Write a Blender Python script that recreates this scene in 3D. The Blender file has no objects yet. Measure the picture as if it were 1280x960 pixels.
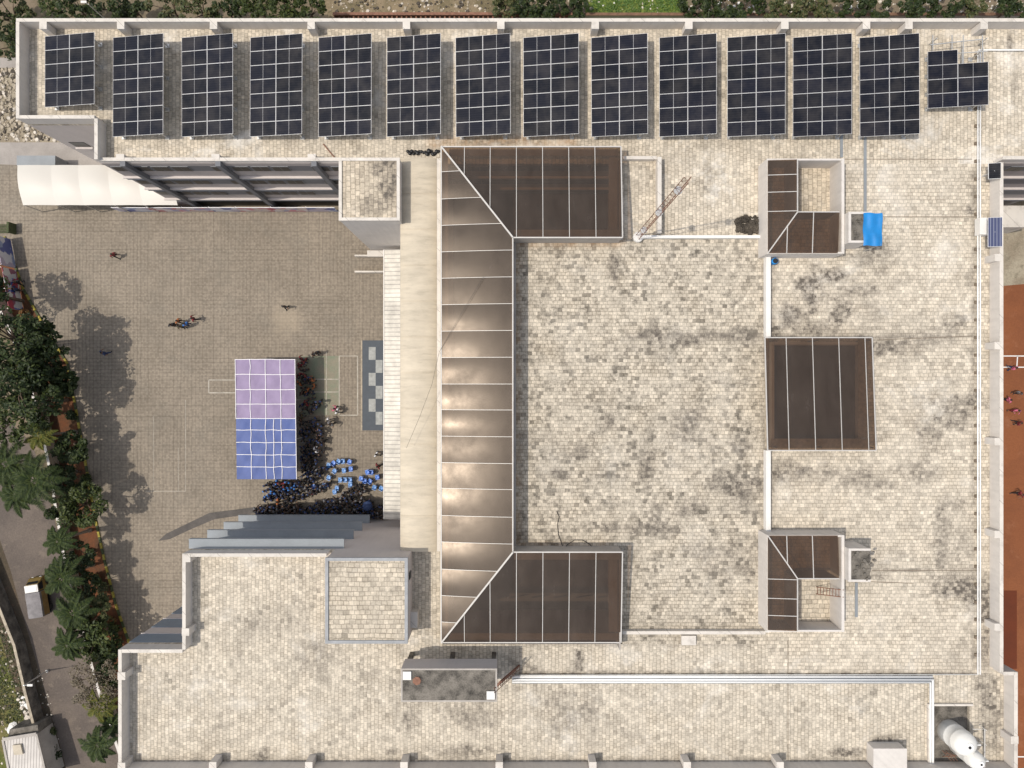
import bpy, bmesh, math, random
from mathutils import Vector, Matrix
random.seed(7)
R_ = math.radians
C = bpy.context.scene.collection
SC = bpy.context.scene

# ------------------------------------------------------------------ camera, sky, sun, exposure
H, R, F = 76.0, 14.4, 960.0          # drone height, roof level, focal length in pixels of the 1280 px photo
cam = bpy.data.cameras.new('camera'); cam_o = bpy.data.objects.new('camera', cam); C.objects.link(cam_o)
cam_o.location = (0, 0, H); cam_o.rotation_euler = (0, 0, 0)
cam.sensor_width = 36; cam.lens = F / 1280 * 36; cam.clip_end = 2000; cam.clip_start = .5
SC.camera = cam_o
SX, SY = .484, .083                  # shadow vector per metre of height
sun = bpy.data.lights.new('sun', 'SUN'); sun.energy = 2.75; sun.angle = R_(.55); sun.color = (1, .92, .80)
sun_o = bpy.data.objects.new('sun', sun); C.objects.link(sun_o); sun_o.location = (-60, -10, 120)
sun_o.rotation_euler = Vector((SX, SY, -1)).to_track_quat('-Z', 'Y').to_euler()
w = bpy.data.worlds.new('World'); SC.world = w; w.use_nodes = True
nt = w.node_tree; bg = nt.nodes['Background']; sky = nt.nodes.new('ShaderNodeTexSky')
sky.sky_type = 'NISHITA'; sky.sun_disc = False
sky.sun_elevation = math.atan2(1, math.hypot(SX, SY)); sky.sun_rotation = math.atan2(-SX, -SY)
sky.air_density = 1.2; sky.dust_density = 2.5
hs = nt.nodes.new('ShaderNodeHueSaturation'); hs.inputs['Saturation'].default_value = .45
nt.links.new(sky.outputs[0], hs.inputs['Color']); nt.links.new(hs.outputs[0], bg.inputs[0]); bg.inputs[1].default_value = .15
SC.view_settings.view_transform = 'Standard'; SC.view_settings.look = 'None'
SC.view_settings.gamma = 1; SC.view_settings.exposure = 0.07; SC.view_settings.use_curve_mapping = False

def at(px, py, z):
    k = (H - z) / F
    return Vector(((px - 640) * k, (480 - py) * k, z))
def ax(px, z): return (px - 640) * (H - z) / F
def ay(py, z): return (480 - py) * (H - z) / F

# ------------------------------------------------------------------ node helper + materials
class NT:
    def __init__(s, name):
        s.m = bpy.data.materials.new(name); s.m.use_nodes = True; s.t = s.m.node_tree
        s.b = s.t.nodes['Principled BSDF']
    def n(s, typ, **kw):
        nd = s.t.nodes.new('ShaderNode' + typ)
        for k, v in kw.items(): setattr(nd, k, v)
        return nd
    def put(s, sock, v):
        if v is None: return
        if hasattr(v, 'links') and hasattr(v, 'is_output'): s.t.links.new(v, sock)
        else: sock.default_value = v
    def math(s, op, a, b=None, c=None, clamp=False):
        nd = s.n('Math', operation=op, use_clamp=clamp)
        for i, v in enumerate((a, b, c)): s.put(nd.inputs[i], v)
        return nd.outputs[0]
    def sep(s, v):
        nd = s.n('SeparateXYZ'); s.put(nd.inputs[0], v); return nd.outputs
    def comb(s, x, y, z=0.0):
        nd = s.n('CombineXYZ')
        for i, v in enumerate((x, y, z)): s.put(nd.inputs[i], v)
        return nd.outputs[0]
    def vmath(s, op, a, b=None):
        nd = s.n('VectorMath', operation=op); s.put(nd.inputs[0], a)
        if b is not None: s.put(nd.inputs[1], b)
        return nd.outputs[1] if op in ('LENGTH', 'DISTANCE') else nd.outputs[0]
    def noise(s, vec, scale, detail=4, rough=.55, dist=0.0):
        nd = s.n('TexNoise'); s.put(nd.inputs['Vector'], vec)
        nd.inputs['Scale'].default_value = scale; nd.inputs['Detail'].default_value = detail
        nd.inputs['Roughness'].default_value = rough; nd.inputs['Distortion'].default_value = dist
        return nd.outputs[0]
    def rmap(s, v, a, b, c, d, smooth=False):
        nd = s.n('MapRange'); nd.clamp = True
        if smooth: nd.interpolation_type = 'SMOOTHSTEP'
        s.put(nd.inputs[0], v)
        for i, x in enumerate((a, b, c, d)): nd.inputs[i + 1].default_value = x
        return nd.outputs[0]
    def mix(s, f, a, b, mode='MIX'):
        nd = s.n('Mix', data_type='RGBA', blend_type=mode)
        s.put(nd.inputs[0], f); s.put(nd.inputs[6], a); s.put(nd.inputs[7], b)
        return nd.outputs[2]
    def pos(s): return s.n('NewGeometry').outputs['Position']
    def obj(s): return s.n('TexCoord').outputs['Object']
    def col(s, c): s.put(s.b.inputs['Base Color'], c)
    def bump(s, h, strength=.3, dist=.03):
        nd = s.n('Bump'); nd.inputs['Strength'].default_value = strength; nd.inputs['Distance'].default_value = dist
        s.put(nd.inputs['Height'], h); s.t.links.new(nd.outputs[0], s.b.inputs['Normal'])
def c4(c): return (c[0], c[1], c[2], 1)

def plain(name, col, rough=.8, var=.12, scale=1.2, metal=0.0, spec=.5, streak=0.0):
    k = NT(name); p = k.pos()
    v = k.noise(p, scale, 5); g = k.noise(p, scale * 9, 3)
    f = k.math('ADD', k.rmap(v, .3, .7, 1 - var, 1 + var), k.rmap(g, .3, .7, -var * .5, var * .5))
    if streak:
        x, y, z = k.sep(p)
        st = k.noise(k.comb(k.math('ADD', x, y), 0.0, k.math('MULTIPLY', z, .12)), 2.2, 4)
        f = k.math('MULTIPLY', f, k.rmap(st, .45, .75, 1, 1 - streak))
    k.col(k.mix(1.0, c4(col), k.comb(f, f, f), 'MULTIPLY'))
    k.b.inputs['Roughness'].default_value = rough; k.b.inputs['Metallic'].default_value = metal
    k.b.inputs['Specular IOR Level'].default_value = spec
    return k.m

def tilemat(name, base, tw=.335, th=.29, vertical=False, dark=.5, clus=.25, stain=.35, stain_scale=.12, white=.2, mort=.45, spots=(), tint=(1, .968, .905), seed=0.0, thr=.92, rust=(), grime=(), mottle=.17, clamp_=2.2):
    """square terracotta-like roof tiles: running bond, each tile its own shade, weathered tiles in clusters, mould stains, spots of stain and painted shadow"""
    k = NT(name); p = k.pos(); x, y, z = k.sep(p)
    wob = k.noise(p, .9, 2); wob2 = k.noise(k.vmath('ADD', p, (31.0, 7, 0)), .9, 2)
    x = k.math('ADD', x, k.rmap(wob, 0, 1, -.09, .09)); y = k.math('ADD', y, k.rmap(wob2, 0, 1, -.09, .09))
    u, v = (y, x) if vertical else (x, y)
    rv = k.math('DIVIDE', v, th); row = k.math('FLOOR', rv)
    jit = k.n('TexWhiteNoise', noise_dimensions='1D'); k.put(jit.inputs['W'], row)
    ru = k.math('ADD', k.math('DIVIDE', u, tw), k.math('ADD', k.math('MULTIPLY', row, .5), k.math('MULTIPLY', jit.outputs[0], .35)))
    cl = k.math('FLOOR', ru)
    fu = k.math('FRACT', ru); fv = k.math('FRACT', rv)
    eu = k.math('MULTIPLY', k.math('MINIMUM', fu, k.math('SUBTRACT', 1.0, fu)), tw)
    ev = k.math('MULTIPLY', k.math('MINIMUM', fv, k.math('SUBTRACT', 1.0, fv)), th)
    edge = k.math('MINIMUM', k.math('MULTIPLY', eu, 1.25), ev)
    wn = k.n('TexWhiteNoise', noise_dimensions='3D'); k.put(wn.inputs['Vector'], k.comb(cl, row, seed))
    r1, r2, r3 = k.sep(wn.outputs['Color'])
    tile = k.math('MULTIPLY', k.rmap(r1, 0, 1, .80, 1.13), k.rmap(k.noise(p, 1.4, 5, .7), .3, .7, .86, 1.10))
    big = k.noise(k.vmath('ADD', p, (seed * 13.1, seed * 5.7, 0)), clus, 4, .6)
    th_ = k.math('ADD', r2, k.math('MULTIPLY', k.math('SUBTRACT', big, .5), clamp_))
    dk = k.rmap(th_, thr, thr + .38, 0, dark, True)
    fine = k.noise(p, 3.5, 6, .7)
    st = k.noise(k.vmath('ADD', p, (seed * 3.3 + 50, 20 - seed * 9, 0)), stain_scale, 7, .68, .6)
    stf = k.math('MULTIPLY', k.rmap(st, .50, .72, 0, stain, True), k.rmap(fine, .3, .65, .35, 1.15))
    for (px, py, rx, ry, s) in spots:
        c = at(px, py, R)
        dx = k.math('DIVIDE', k.math('SUBTRACT', x, c.x), rx); dy = k.math('DIVIDE', k.math('SUBTRACT', y, c.y), ry)
        d = k.math('SQRT', k.math('ADD', k.math('MULTIPLY', dx, dx), k.math('MULTIPLY', dy, dy)))
        n1 = k.noise(k.vmath('ADD', p, (px * .37, py * .21, 0)), .75, 6, .72)
        d = k.math('ADD', d, k.rmap(n1, .25, .75, -.75, .75))
        stf = k.math('MAXIMUM', stf, k.math('MULTIPLY', k.rmap(d, .2, 1.15, min(.95, s * 1.35), 0, True), k.math('MULTIPLY', k.rmap(fine, .3, .62, .25, 1.25), k.rmap(r3, 0, 1, .5, 1.3))))
    ru_ = None
    for (ya, yb, xa, xb, w_, s_) in grime:
        hz = xb - xa > abs(yb - ya); L_ = max(xb - xa, abs(yb - ya)) / 2
        dd = k.math('ABSOLUTE', k.math('SUBTRACT', y if hz else x, (ya + yb) / 2 if hz else (xa + xb) / 2)); al = k.math('ABSOLUTE', k.math('SUBTRACT', x if hz else y, (xa + xb) / 2 if hz else (ya + yb) / 2))
        g_ = k.math('MULTIPLY', k.rmap(dd, 0, w_, s_, 0, True), k.rmap(al, L_ - .3, L_ + .3, 1, 0))
        g_ = k.math('MULTIPLY', g_, k.rmap(k.noise(k.vmath('ADD', p, (8, 2, 0)), .9, 6, .75), .35, .62, .0, 1.25)); stf = k.math('MAXIMUM', stf, g_)
    for (ya, yb, xa, xb, w_, s_) in rust:
        dd = k.math('ABSOLUTE', k.math('SUBTRACT', y, (ya + yb) / 2) if xb - xa > abs(yb - ya) else k.math('SUBTRACT', x, (xa + xb) / 2))
        al = k.math('ABSOLUTE', k.math('SUBTRACT', x, (xa + xb) / 2) if xb - xa > abs(yb - ya) else k.math('SUBTRACT', y, (ya + yb) / 2))
        m_ = k.math('MULTIPLY', k.rmap(dd, 0, w_, s_, 0, True), k.rmap(al, max(xb - xa, abs(yb - ya)) / 2 - .5, max(xb - xa, abs(yb - ya)) / 2 + .5, 1, 0))
        m_ = k.math('MULTIPLY', m_, k.rmap(k.noise(k.vmath('ADD', p, (3, 60, 0)), 1.3, 5, .7), .35, .65, .1, 1.2))
        ru_ = m_ if ru_ is None else k.math('MAXIMUM', ru_, m_)
    wt = k.noise(k.vmath('ADD', p, (seed * 7 + 9, 81, 0)), .22, 6, .7, .4)
    wf = k.rmap(wt, .52, .70, 0, white, True)
    mline = k.math('MULTIPLY', k.rmap(edge, .0, .045, mort * 1.0, 0), k.rmap(k.noise(p, .5, 5, .7), .3, .62, .35, 1.25))
    spk = k.math('MULTIPLY', k.rmap(k.noise(p, 9, 3, .8), .3, .7, .82, 1.14), k.rmap(k.noise(k.vmath('ADD', p, (5, 5, 0)), 2.4, 4, .8), .32, .6, .80, 1.06))
    f = k.math('MULTIPLY', k.math('MULTIPLY', tile, spk), k.math('SUBTRACT', 1.0, dk))
    mo = k.noise(k.vmath('ADD', p, (seed * 2 + 70, 11, 0)), 1.5, 7, .78)
    f = k.math('MULTIPLY', f, k.math('SUBTRACT', 1.0, k.rmap(mo, .48, .66, 0, mottle, True)))
    f = k.math('MULTIPLY', f, k.math('SUBTRACT', 1.0, mline))
    col = k.mix(1.0, c4([b * t for b, t in zip(base, tint)]), k.comb(f, f, f), 'MULTIPLY')
    warm = k.rmap(k.noise(p, .5, 5, .6), .45, .75, 0, .35)
    col = k.mix(warm, col, (.60, .50, .37, 1), 'MULTIPLY') if False else k.mix(k.math('MULTIPLY', warm, .45), col, (.58, .47, .33, 1))
    col = k.mix(wf, col, (.80, .77, .72, 1))
    if ru_ is not None: col = k.mix(ru_, col, (.36, .20, .085, 1))
    col = k.mix(stf, col, (.115, .10, .085, 1))
    k.col(col); k.b.inputs['Roughness'].default_value = .85; k.b.inputs['Specular IOR Level'].default_value = .25
    k.bump(k.rmap(edge, 0, .05, 0, 1), .35, .02)
    return k.m

TB = (.61, .56, .49)
M = {}
M['tile_north'] = tilemat('roof_tiles_north', TB, vertical=True, dark=.35, stain=.26, white=.6, rust=[(ay(177, R), ay(177, R), ax(535, R), ax(720, R), 1.1, .55)], seed=1, spots=[(700, 190, 3, .5, .3), (610, 177, 3.5, .4, .35), (1262, 55, .4, 1.0, .5), (1268, 100, .5, 2, .25), (885, 225, 1.5, 2, .2)])
M['tile_court'] = tilemat('roof_tiles_court', (.57, .525, .46), mottle=.5, clamp_=1.5, thr=.70, rust=[(ay(299, R), ay(299, R), ax(641, R), ax(778, R), 1.0, .6), (ay(688, R), ay(688, R), ax(641, R), ax(760, R), 1.0, .55), (ay(690, R), ay(297, R), ax(643, R), ax(643, R), .9, .5)], grime=[(ay(420, R), ay(420, R), ax(780, R), ax(957, R), .7, .7), (ay(787, R), ay(787, R), ax(780, R), ax(957, R), .4, .45), (ay(790, R), ay(300, R), ax(955, R), ax(955, R), .35, .45), (ay(660, R), ay(660, R), ax(740, R), ax(850, R), .35, .5)], dark=.52, clus=.55, stain=.42, stain_scale=.2, white=.12, mort=.5, seed=2, spots=[(815, 420, 1.6, 1.2, .75), (768, 335, .7, 2.0, .6), (856, 425, 1.4, .8, .7), (930, 420, 2.6, .9, .5), (808, 580, .9, 2.2, .7), (862, 525, 1.4, 2.0, .5), (920, 605, 2.6, 1.7, .65), (862, 635, 1.8, 1.1, .55), (820, 660, 2.3, .8, .7), (765, 660, 1.2, .6, .55), (820, 640, .8, 1.6, .5), (920, 700, 4, 2.4, .35), (935, 715, 1, 1, .6), (700, 590, 1, .6, .5), (760, 525, 1, 1, .5), (725, 565, 1, 1, .5), (925, 555, 1, 1, .5)])
M['tile_east'] = tilemat('roof_tiles_east', (.62, .572, .505), dark=.30, clus=.4, stain=.40, stain_scale=.16, white=.3, clamp_=1.7, thr=.84, grime=[(ay(842, R), ay(842, R), ax(965, R), ax(1220, R), .5, .6), (ay(840, R), ay(210, R), ax(1217, R), ax(1217, R), .45, .5), (ay(421, R), ay(421, R), ax(965, R), ax(1200, R), .5, .7), (ay(713, R), ay(713, R), ax(1090, R), ax(1225, R), .25, .6), (ay(670, R), ay(320, R), ax(965, R), ax(965, R), .5, .5), (ay(840, R), ay(210, R), ax(1238, R), ax(1238, R), .35, .5)], seed=3, spots=[
    (1012, 362, 1.4, 2.0, .7), (1038, 345, 1.8, .9, .75), (990, 395, 1.5, 1.2, .65), (968, 412, 1.2, .8, .7), (1048, 392, 1.4, 2.0, .6), (1075, 365, 1.8, 1.1, .45), (1025, 412, 2.4, .8, .6), (1093, 318, 2.0, 1.6, .5), (1110, 430, 2.8, 1.0, .55), (1150, 425, 3.5, 1.1, .4), (1185, 410, 1.4, 1.6, .4), (1200, 400, 1, 1, .45), (1195, 502, 3.3, 1.0, .6), (1183, 525, 2.6, 1.5, .5), (1165, 545, 1.8, 1.4, .45), (1150, 590, 2, 1.2, .4), (1000, 590, 3.5, 1.2, .45), (1070, 595, 3, .9, .5), (1100, 605, 1.5, .8, .4), (975, 592, 1, 1, .5), (1180, 650, .8, 2.6, .5), (1198, 632, 1, 1, .45), (1175, 690, 1.2, 1.8, .45), (1205, 680, 1, 1.5, .45), (1205, 735, 3.4, 1.2, .7), (1222, 742, 1.6, 2.2, .75), (1232, 760, .8, 2.6, .7), (1192, 722, 2, .6, .5), (1231, 815, .7, 3.5, .55), (1212, 262, .9, .7, .5), (1075, 720, 2.2, .35, .55), (1120, 352, 1, .8, .25)])  # spot below the tarpaulin is a painted shadow, the others are stains
M['tile_south'] = tilemat('roof_tiles_south', (.595, .55, .485), vertical=True, dark=.34, clus=.4, stain=.36, stain_scale=.16, white=.3, clamp_=1.7, thr=.82, grime=[(ay(842.5, R), ay(842.5, R), ax(640, R), ax(958, R), .5, .7), (ay(951, R), ay(951, R), ax(160, R), ax(1150, R), .5, .55), (ay(806, R), ay(806, R), ax(640, R), ax(960, R), .3, .4), (ay(950, R), ay(700, R), ax(398, R), ax(398, R), .15, .3), (ay(950, R), ay(850, R), ax(740, R), ax(740, R), 1.2, .35)], seed=4, spots=[
    (1235, 870, 1.2, 2.5, .6), (1245, 905, 1.3, 3, .45), (398, 820, 2.5, 2.0, .35), (1060, 940, 2.4, .5, .7), (1110, 927, 1.6, .5, .7), (660, 838, 1.2, 1.2, .5), (724, 825, .5, 1.4, .75), (700, 890, 3, 2, .35), (590, 895, 3, 1.5, .4), (512, 890, 1.3, 1.6, .5), (330, 945, 1.2, .8, .6), (490, 940, .8, .6, .5), (580, 940, 4, .7, .45), (460, 845, 2, 1.2, .2), (985, 820, .6, .8, .5), (735, 890, 1.2, 1.6, .4)])
M['tile_block'] = tilemat('roof_tiles_block', (.57, .52, .45), tw=.42, th=.36, dark=.35, clus=.6, stain=.4, stain_scale=.35, white=.15, mort=.6, seed=5)
M['tile_block_v'] = tilemat('roof_tiles_block_v', (.57, .51, .43), tw=.42, th=.36, vertical=True, dark=.35, clus=.6, stain=.5, stain_scale=.35, white=.15, mort=.6, seed=6, spots=[(490, 232, 1.2, 2.6, .75), (470, 262, 1.4, .8, .4), (478, 215, 1.2, .8, .5)])
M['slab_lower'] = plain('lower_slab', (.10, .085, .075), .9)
M['paint'] = plain('warm_white_wall_paint', (.60, .565, .53), .75, .06, .5, streak=.12)
M['paint_mauve'] = plain('mauve_grey_wall_paint', (.54, .49, .465), .78, .05, .35, streak=.06)
M['facade'] = plain('mauve_grey_facade_shaded', (.37, .335, .325), .8, .06, .6, streak=.1)  # mauve wall paint darkened for the grazing light on this face
def coping():
    k = NT('pale_parapet_coping'); p = k.pos(); x, y, z = k.sep(p)
    j = k.math('FRACT', k.math('DIVIDE', k.math('ADD', x, y), 2.43)); j = k.rmap(k.math('ABSOLUTE', k.math('SUBTRACT', j, .5)), .482, .497, 0, .55)
    g = k.rmap(k.noise(p, 1.1, 7, .78), .47, .70, 0, .42, True); v = k.rmap(k.noise(p, .4, 4), .3, .7, .9, 1.08)
    col = k.mix(1.0, (.60, .56, .51, 1), k.comb(v, v, v), 'MULTIPLY'); col = k.mix(g, col, (.24, .215, .185, 1)); k.col(k.mix(j, col, (.16, .145, .13, 1)))
    k.b.inputs['Roughness'].default_value = .8; return k.m
M['cap'] = coping()
M['white'] = plain('white_paint', (.70, .685, .66), .6, .05)
M['pvc'] = plain('white_pvc', (.82, .82, .81), .35, .03)
M['steel_grey'] = plain('blue_grey_paint', (.24, .26, .29), .6, .06, .7)
M['ledge'] = plain('pale_blue_grey_ledge', (.25, .275, .30), .7, .07, .6)
M['blue_band'] = plain('blue_grey_band', (.17, .22, .28), .5, .08, .8)
M['rim_grey'] = plain('grey_tower_rim', (.30, .31, .325), .75, .15, 1.5)
M['fin'] = plain('dark_grey_fin', (.13, .135, .15), .6, .05)
M['dark_glass'] = plain('dark_window_glass', (.012, .014, .017), .3, .1, spec=.15)
M['win_frame'] = plain('grey_window_frame', (.20, .205, .22), .5, .05)
M['galv'] = plain('galvanised_steel', (.55, .55, .54), .42, .08, 3, metal=.6)
M['rafter'] = plain('pale_aluminium_rafter', (.52, .50, .475), .5, .06, 2, metal=.2)
M['rust'] = plain('rusty_steel', (.21, .105, .07), .85, .3, 4)
M['concrete_old'] = plain('mouldy_or_shaded_concrete', (.135, .122, .105), .95, .6, 1.4)
M['concrete'] = plain('grey_concrete', (.38, .35, .32), .9, .15, .8)
M['support'] = plain('brown_pipe_block', (.17, .135, .10), .9, .2, 4)
M['tray'] = plain('grey_cable_tray', (.23, .25, .27), .6, .1)
M['black'] = plain('black_plastic', (.012, .012, .013), .5, .1)
M['soil_dark'] = plain('dark_soil', (.075, .063, .050), 1, .45, 1.5)
M['blue_tarp'] = plain('blue_tarpaulin', (.012, .20, .52), .45, .1, 1.5)
M['silver'] = plain('aluminium_panel_frame', (.64, .64, .65), .45, .04, metal=.3)
M['tank'] = plain('off_white_tank_plastic', (.72, .71, .68), .45, .05, 2)
M['bark'] = plain('tree_bark', (.12, .085, .06), .95, .3, 4)
M['palm_bark'] = plain('palm_bark', (.20, .17, .14), .95, .25, 4)
M['tyre'] = plain('tyre_rubber', (.02, .02, .02), .9, .1)
M['line'] = plain('faded_white_line', (.40, .37, .32), .85, .25, 1.5)

def stripes_mat(name, c0, c1, period, axis=1, width=.08, rough=.6, var=.06, metal=0.0):
    k = NT(name); p = k.pos(); s = k.sep(p)[axis]
    f = k.math('FRACT', k.math('DIVIDE', s, period))
    f = k.rmap(k.math('ABSOLUTE', k.math('SUBTRACT', f, .5)), .5 - width, .5, 0, 1)
    n = k.rmap(k.noise(p, .7, 6, .65), .3, .7, 1 - var, 1 + var)
    k.col(k.mix(1.0, k.mix(f, c4(c0), c4(c1)), k.comb(n, n, n), 'MULTIPLY'))
    k.b.inputs['Roughness'].default_value = rough; k.b.inputs['Metallic'].default_value = metal
    return k.m
M['ribbed'] = stripes_mat('ribbed_metal_sheet', (.56, .53, .475), (.27, .255, .235), .40, 1, .16, .6, .28)
M['shed_roof'] = stripes_mat('corrugated_shed_sheet', (.50, .47, .44), (.22, .20, .19), .28, 0, .22, .6, .15)

def cream():
    k = NT('cream_polycarbonate'); p = k.pos(); x, y, z = k.sep(p)
    n = k.noise(k.comb(k.math('MULTIPLY', x, .35), k.math('MULTIPLY', y, 1.6), 0.0), .9, 6, .6)
    n2 = k.noise(p, .35, 5, .65)
    f = k.math('MULTIPLY', k.math('MULTIPLY', k.rmap(n, .3, .7, .84, 1.08), k.rmap(n2, .3, .7, .88, 1.06)), k.rmap(k.noise(k.comb(k.math('MULTIPLY', x, .5), k.math('MULTIPLY', y, 2.5), 7.0), 1.3, 6, .75), .5, .72, 1, .80))
    k.col(k.mix(1.0, (.53, .465, .365, 1), k.comb(f, f, f), 'MULTIPLY'))
    k.b.inputs['Roughness'].default_value = .55; k.b.inputs['Specular IOR Level'].default_value = .3
    return k.m
M['cream'] = cream()
def bronze(name, base, rough, transp, spec=.5):
    k = NT(name); p = k.pos(); x, y, z = k.sep(p)
    n = k.noise(k.comb(k.math('MULTIPLY', x, 1.2), k.math('MULTIPLY', y, .5), 0.0), .8, 6, .65)
    f = k.rmap(n, .3, .7, .72, 1.3)
    k.col(k.mix(1.0, c4(base), k.comb(f, f, f), 'MULTIPLY'))
    k.put(k.b.inputs['Roughness'], k.rmap(k.noise(p, .6, 5, .6), .3, .7, rough - .05, rough + .07))
    k.b.inputs['Specular IOR Level'].default_value = spec; k.b.inputs['Specular Tint'].default_value = (1, .85, .72, 1)
    tr = k.n('BsdfTransparent'); tr.inputs[0].default_value = (.60, .43, .29, 1)
    mx = k.n('MixShader'); mx.inputs[0].default_value = transp
    k.t.links.new(k.b.outputs[0], mx.inputs[1]); k.t.links.new(tr.outputs[0], mx.inputs[2])
    out = k.t.nodes['Material Output']; k.t.links.new(mx.outputs[0], out.inputs[0])
    return k.m
M['bronze'] = bronze('bronze_polycarbonate', (.056, .046, .040), .32, .42, .74)

def cells():
    k = NT('solar_cell_glass'); o = k.obj(); x, y, z = k.sep(o)
    fy = k.math('ABSOLUTE', k.math('SUBTRACT', k.math('FRACT', k.math('DIVIDE', y, .186)), .5))
    fx = k.math('ABSOLUTE', k.math('SUBTRACT', k.math('FRACT', k.math('DIVIDE', x, .0925)), .5))
    l = k.math('MAXIMUM', k.rmap(fy, .45, .5, 0, 1), k.math('MULTIPLY', k.rmap(fx, .44, .5, 0, 1), .35))
    rnd = k.n('ObjectInfo').outputs['Random']
    base = k.mix(rnd, (.005, .006, .010, 1), (.009, .010, .018, 1))
    dust = k.rmap(k.noise(k.pos(), .8, 5, .6), .4, .8, 0, .09)
    col = k.mix(k.math('MULTIPLY', l, .10), base, (.35, .37, .42, 1))
    k.col(k.mix(dust, col, (.35, .31, .27, 1)))
    k.b.inputs['Roughness'].default_value = .2; k.b.inputs['Specular IOR Level'].default_value = .2
    return k.m
M['cells'] = cells()

def paving():
    k = NT('courtyard_block_paving'); p = k.pos(); x, y, z = k.sep(p)
    def lines(c, per, sd):
        q = k.math('DIVIDE', c, per); f = k.math('ABSOLUTE', k.math('SUBTRACT', k.math('FRACT', q), .5))
        wn = k.n('TexWhiteNoise', noise_dimensions='1D'); k.put(wn.inputs['W'], k.math('ADD', k.math('FLOOR', k.math('ADD', q, .5)), sd))
        return k.math('MULTIPLY', k.rmap(f, .30, .5, 0, 1), k.rmap(wn.outputs[0], 0, 1, .25, 1)), wn.outputs[0]
    wx = k.math('ADD', x, k.rmap(k.noise(p, .35, 3), 0, 1, -.12, .12)); wy = k.math('ADD', y, k.rmap(k.noise(k.vmath('ADD', p, (9, 9, 9)), .35, 3), 0, 1, -.12, .12))
    lx, rx = lines(wx, .36, 3.0); ly, ry = lines(wy, .36, 71.0)
    patch = k.noise(p, .14, 4, .6, .5)
    a = k.math('MULTIPLY', lx, k.rmap(patch, .36, .60, .45, 1.0)); b = k.math('MULTIPLY', ly, k.rmap(patch, .40, .64, 1.0, .4))
    cell = k.n('TexWhiteNoise', noise_dimensions='2D')
    k.put(cell.inputs['Vector'], k.comb(k.math('FLOOR', k.math('DIVIDE', wx, .18)), k.math('FLOOR', k.math('DIVIDE', wy, .18)), 0.0))
    f = k.math('SUBTRACT', 1.0, k.math('MULTIPLY', k.math('ADD', a, b), .36))
    f = k.math('MULTIPLY', f, k.rmap(cell.outputs[0], 0, 1, .86, 1.13))
    f = k.math('MULTIPLY', f, k.rmap(k.noise(p, .22, 6, .65), .3, .72, .84, 1.13))
    f = k.math('MULTIPLY', f, k.rmap(k.noise(p, 5, 4, .7), .3, .7, .88, 1.1))
    col = k.mix(1.0, (.256, .219, .175, 1), k.comb(f, f, f), 'MULTIPLY')
    g = k.rmap(k.noise(k.vmath('ADD', p, (40, 3, 0)), .3, 6, .7), .5, .75, 0, .35)
    col = k.mix(g, col, (.17, .16, .138, 1))
    c = at(358, 400, 0); d = k.math('ADD', k.vmath('DISTANCE', p, (c.x, c.y, 0)), k.rmap(k.noise(p, .8, 5, .7), 0, 1, -1.6, 1.6))
    col = k.mix(k.rmap(d, .4, 2.2, .38, 0, True), col, (.40, .335, .25, 1))
    k.col(col); k.b.inputs['Roughness'].default_value = .9; k.b.inputs['Specular IOR Level'].default_value = .2
    return k.m
M['paving'] = paving()
def ground(name, a, b, scale=.3, c=None, fine=.2, thr=(.42, .6)):
    k = NT(name); p = k.pos()
    col = k.mix(k.rmap(k.noise(p, scale, 6, .68, .4), thr[0], thr[1], 0, 1), c4(a), c4(b))
    if c: col = k.mix(k.rmap(k.noise(k.vmath('ADD', p, (17, 5, 0)), scale * 3, 6, .7), .55, .68, 0, 1), col, c4(c))
    f = k.rmap(k.noise(p, 6, 4, .75), .3, .7, 1 - fine, 1 + fine)
    k.col(k.mix(1.0, col, k.comb(f, f, f), 'MULTIPLY')); k.b.inputs['Roughness'].default_value = .95; k.b.inputs['Specular IOR Level'].default_value = .15
    return k.m
M['earth'] = ground('dry_earth', (.20, .16, .115), (.13, .11, .07), .25, (.10, .09, .05))
M['asphalt'] = ground('worn_asphalt', (.145, .120, .103), (.112, .094, .083), .22, (.175, .145, .12), .16)
M['red_soil'] = ground('red_soil', (.15, .062, .032), (.10, .055, .033), .5, (.06, .042, .03))
M['verge'] = ground('verge_soil', (.10, .078, .055), (.07, .058, .042), .5, (.13, .085, .06))
M['grass'] = ground('patchy_grass', (.105, .115, .035), (.145, .125, .055), .3, (.075, .095, .025), .3)
M['lawn'] = ground('bright_lawn', (.12, .17, .035), (.16, .19, .05), .5, (.10, .14, .03), .3)
M['clay'] = ground('red_clay', (.225, .084, .038), (.185, .070, .034), .16, (.25, .105, .055), .12)
M['strip_dark'] = ground('dark_red_brown', (.125, .036, .018), (.11, .034, .018), .4, None, .06)
M['sand'] = ground('pale_sand', (.33, .29, .22), (.25, .21, .155), .35, (.19, .165, .12))
M['dry_lot'] = ground('dry_sandy_lot', (.24, .19, .125), (.15, .125, .075), .5, (.10, .09, .05))
M['walk'] = ground('pale_concrete_walk', (.36, .33, .305), (.30, .275, .255), .3, None, .08)
M['drain'] = ground('dark_drain_cover', (.115, .105, .098), (.09, .083, .078), .8, None, .08)
M['court_green'] = ground('faded_green_court', (.20, .225, .165), (.245, .225, .175), .5, (.25, .215, .17), .12)
M['mat_dark'] = plain('slate_blue_mat', (.075, .088, .105), .8, .08, 2)
M['mat_light'] = plain('pale_grey_mat', (.33, .34, .33), .85, .2, 3)
M['rubble'] = plain('pale_rubble', (.55, .50, .43), .95, .3, 3)
M['stone'] = plain('weathered_stone', (.36, .31, .24), .95, .3, 3)
M['fence_brown'] = plain('brown_fence_coping', (.17, .095, .06), .9, .25, 3)
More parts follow.
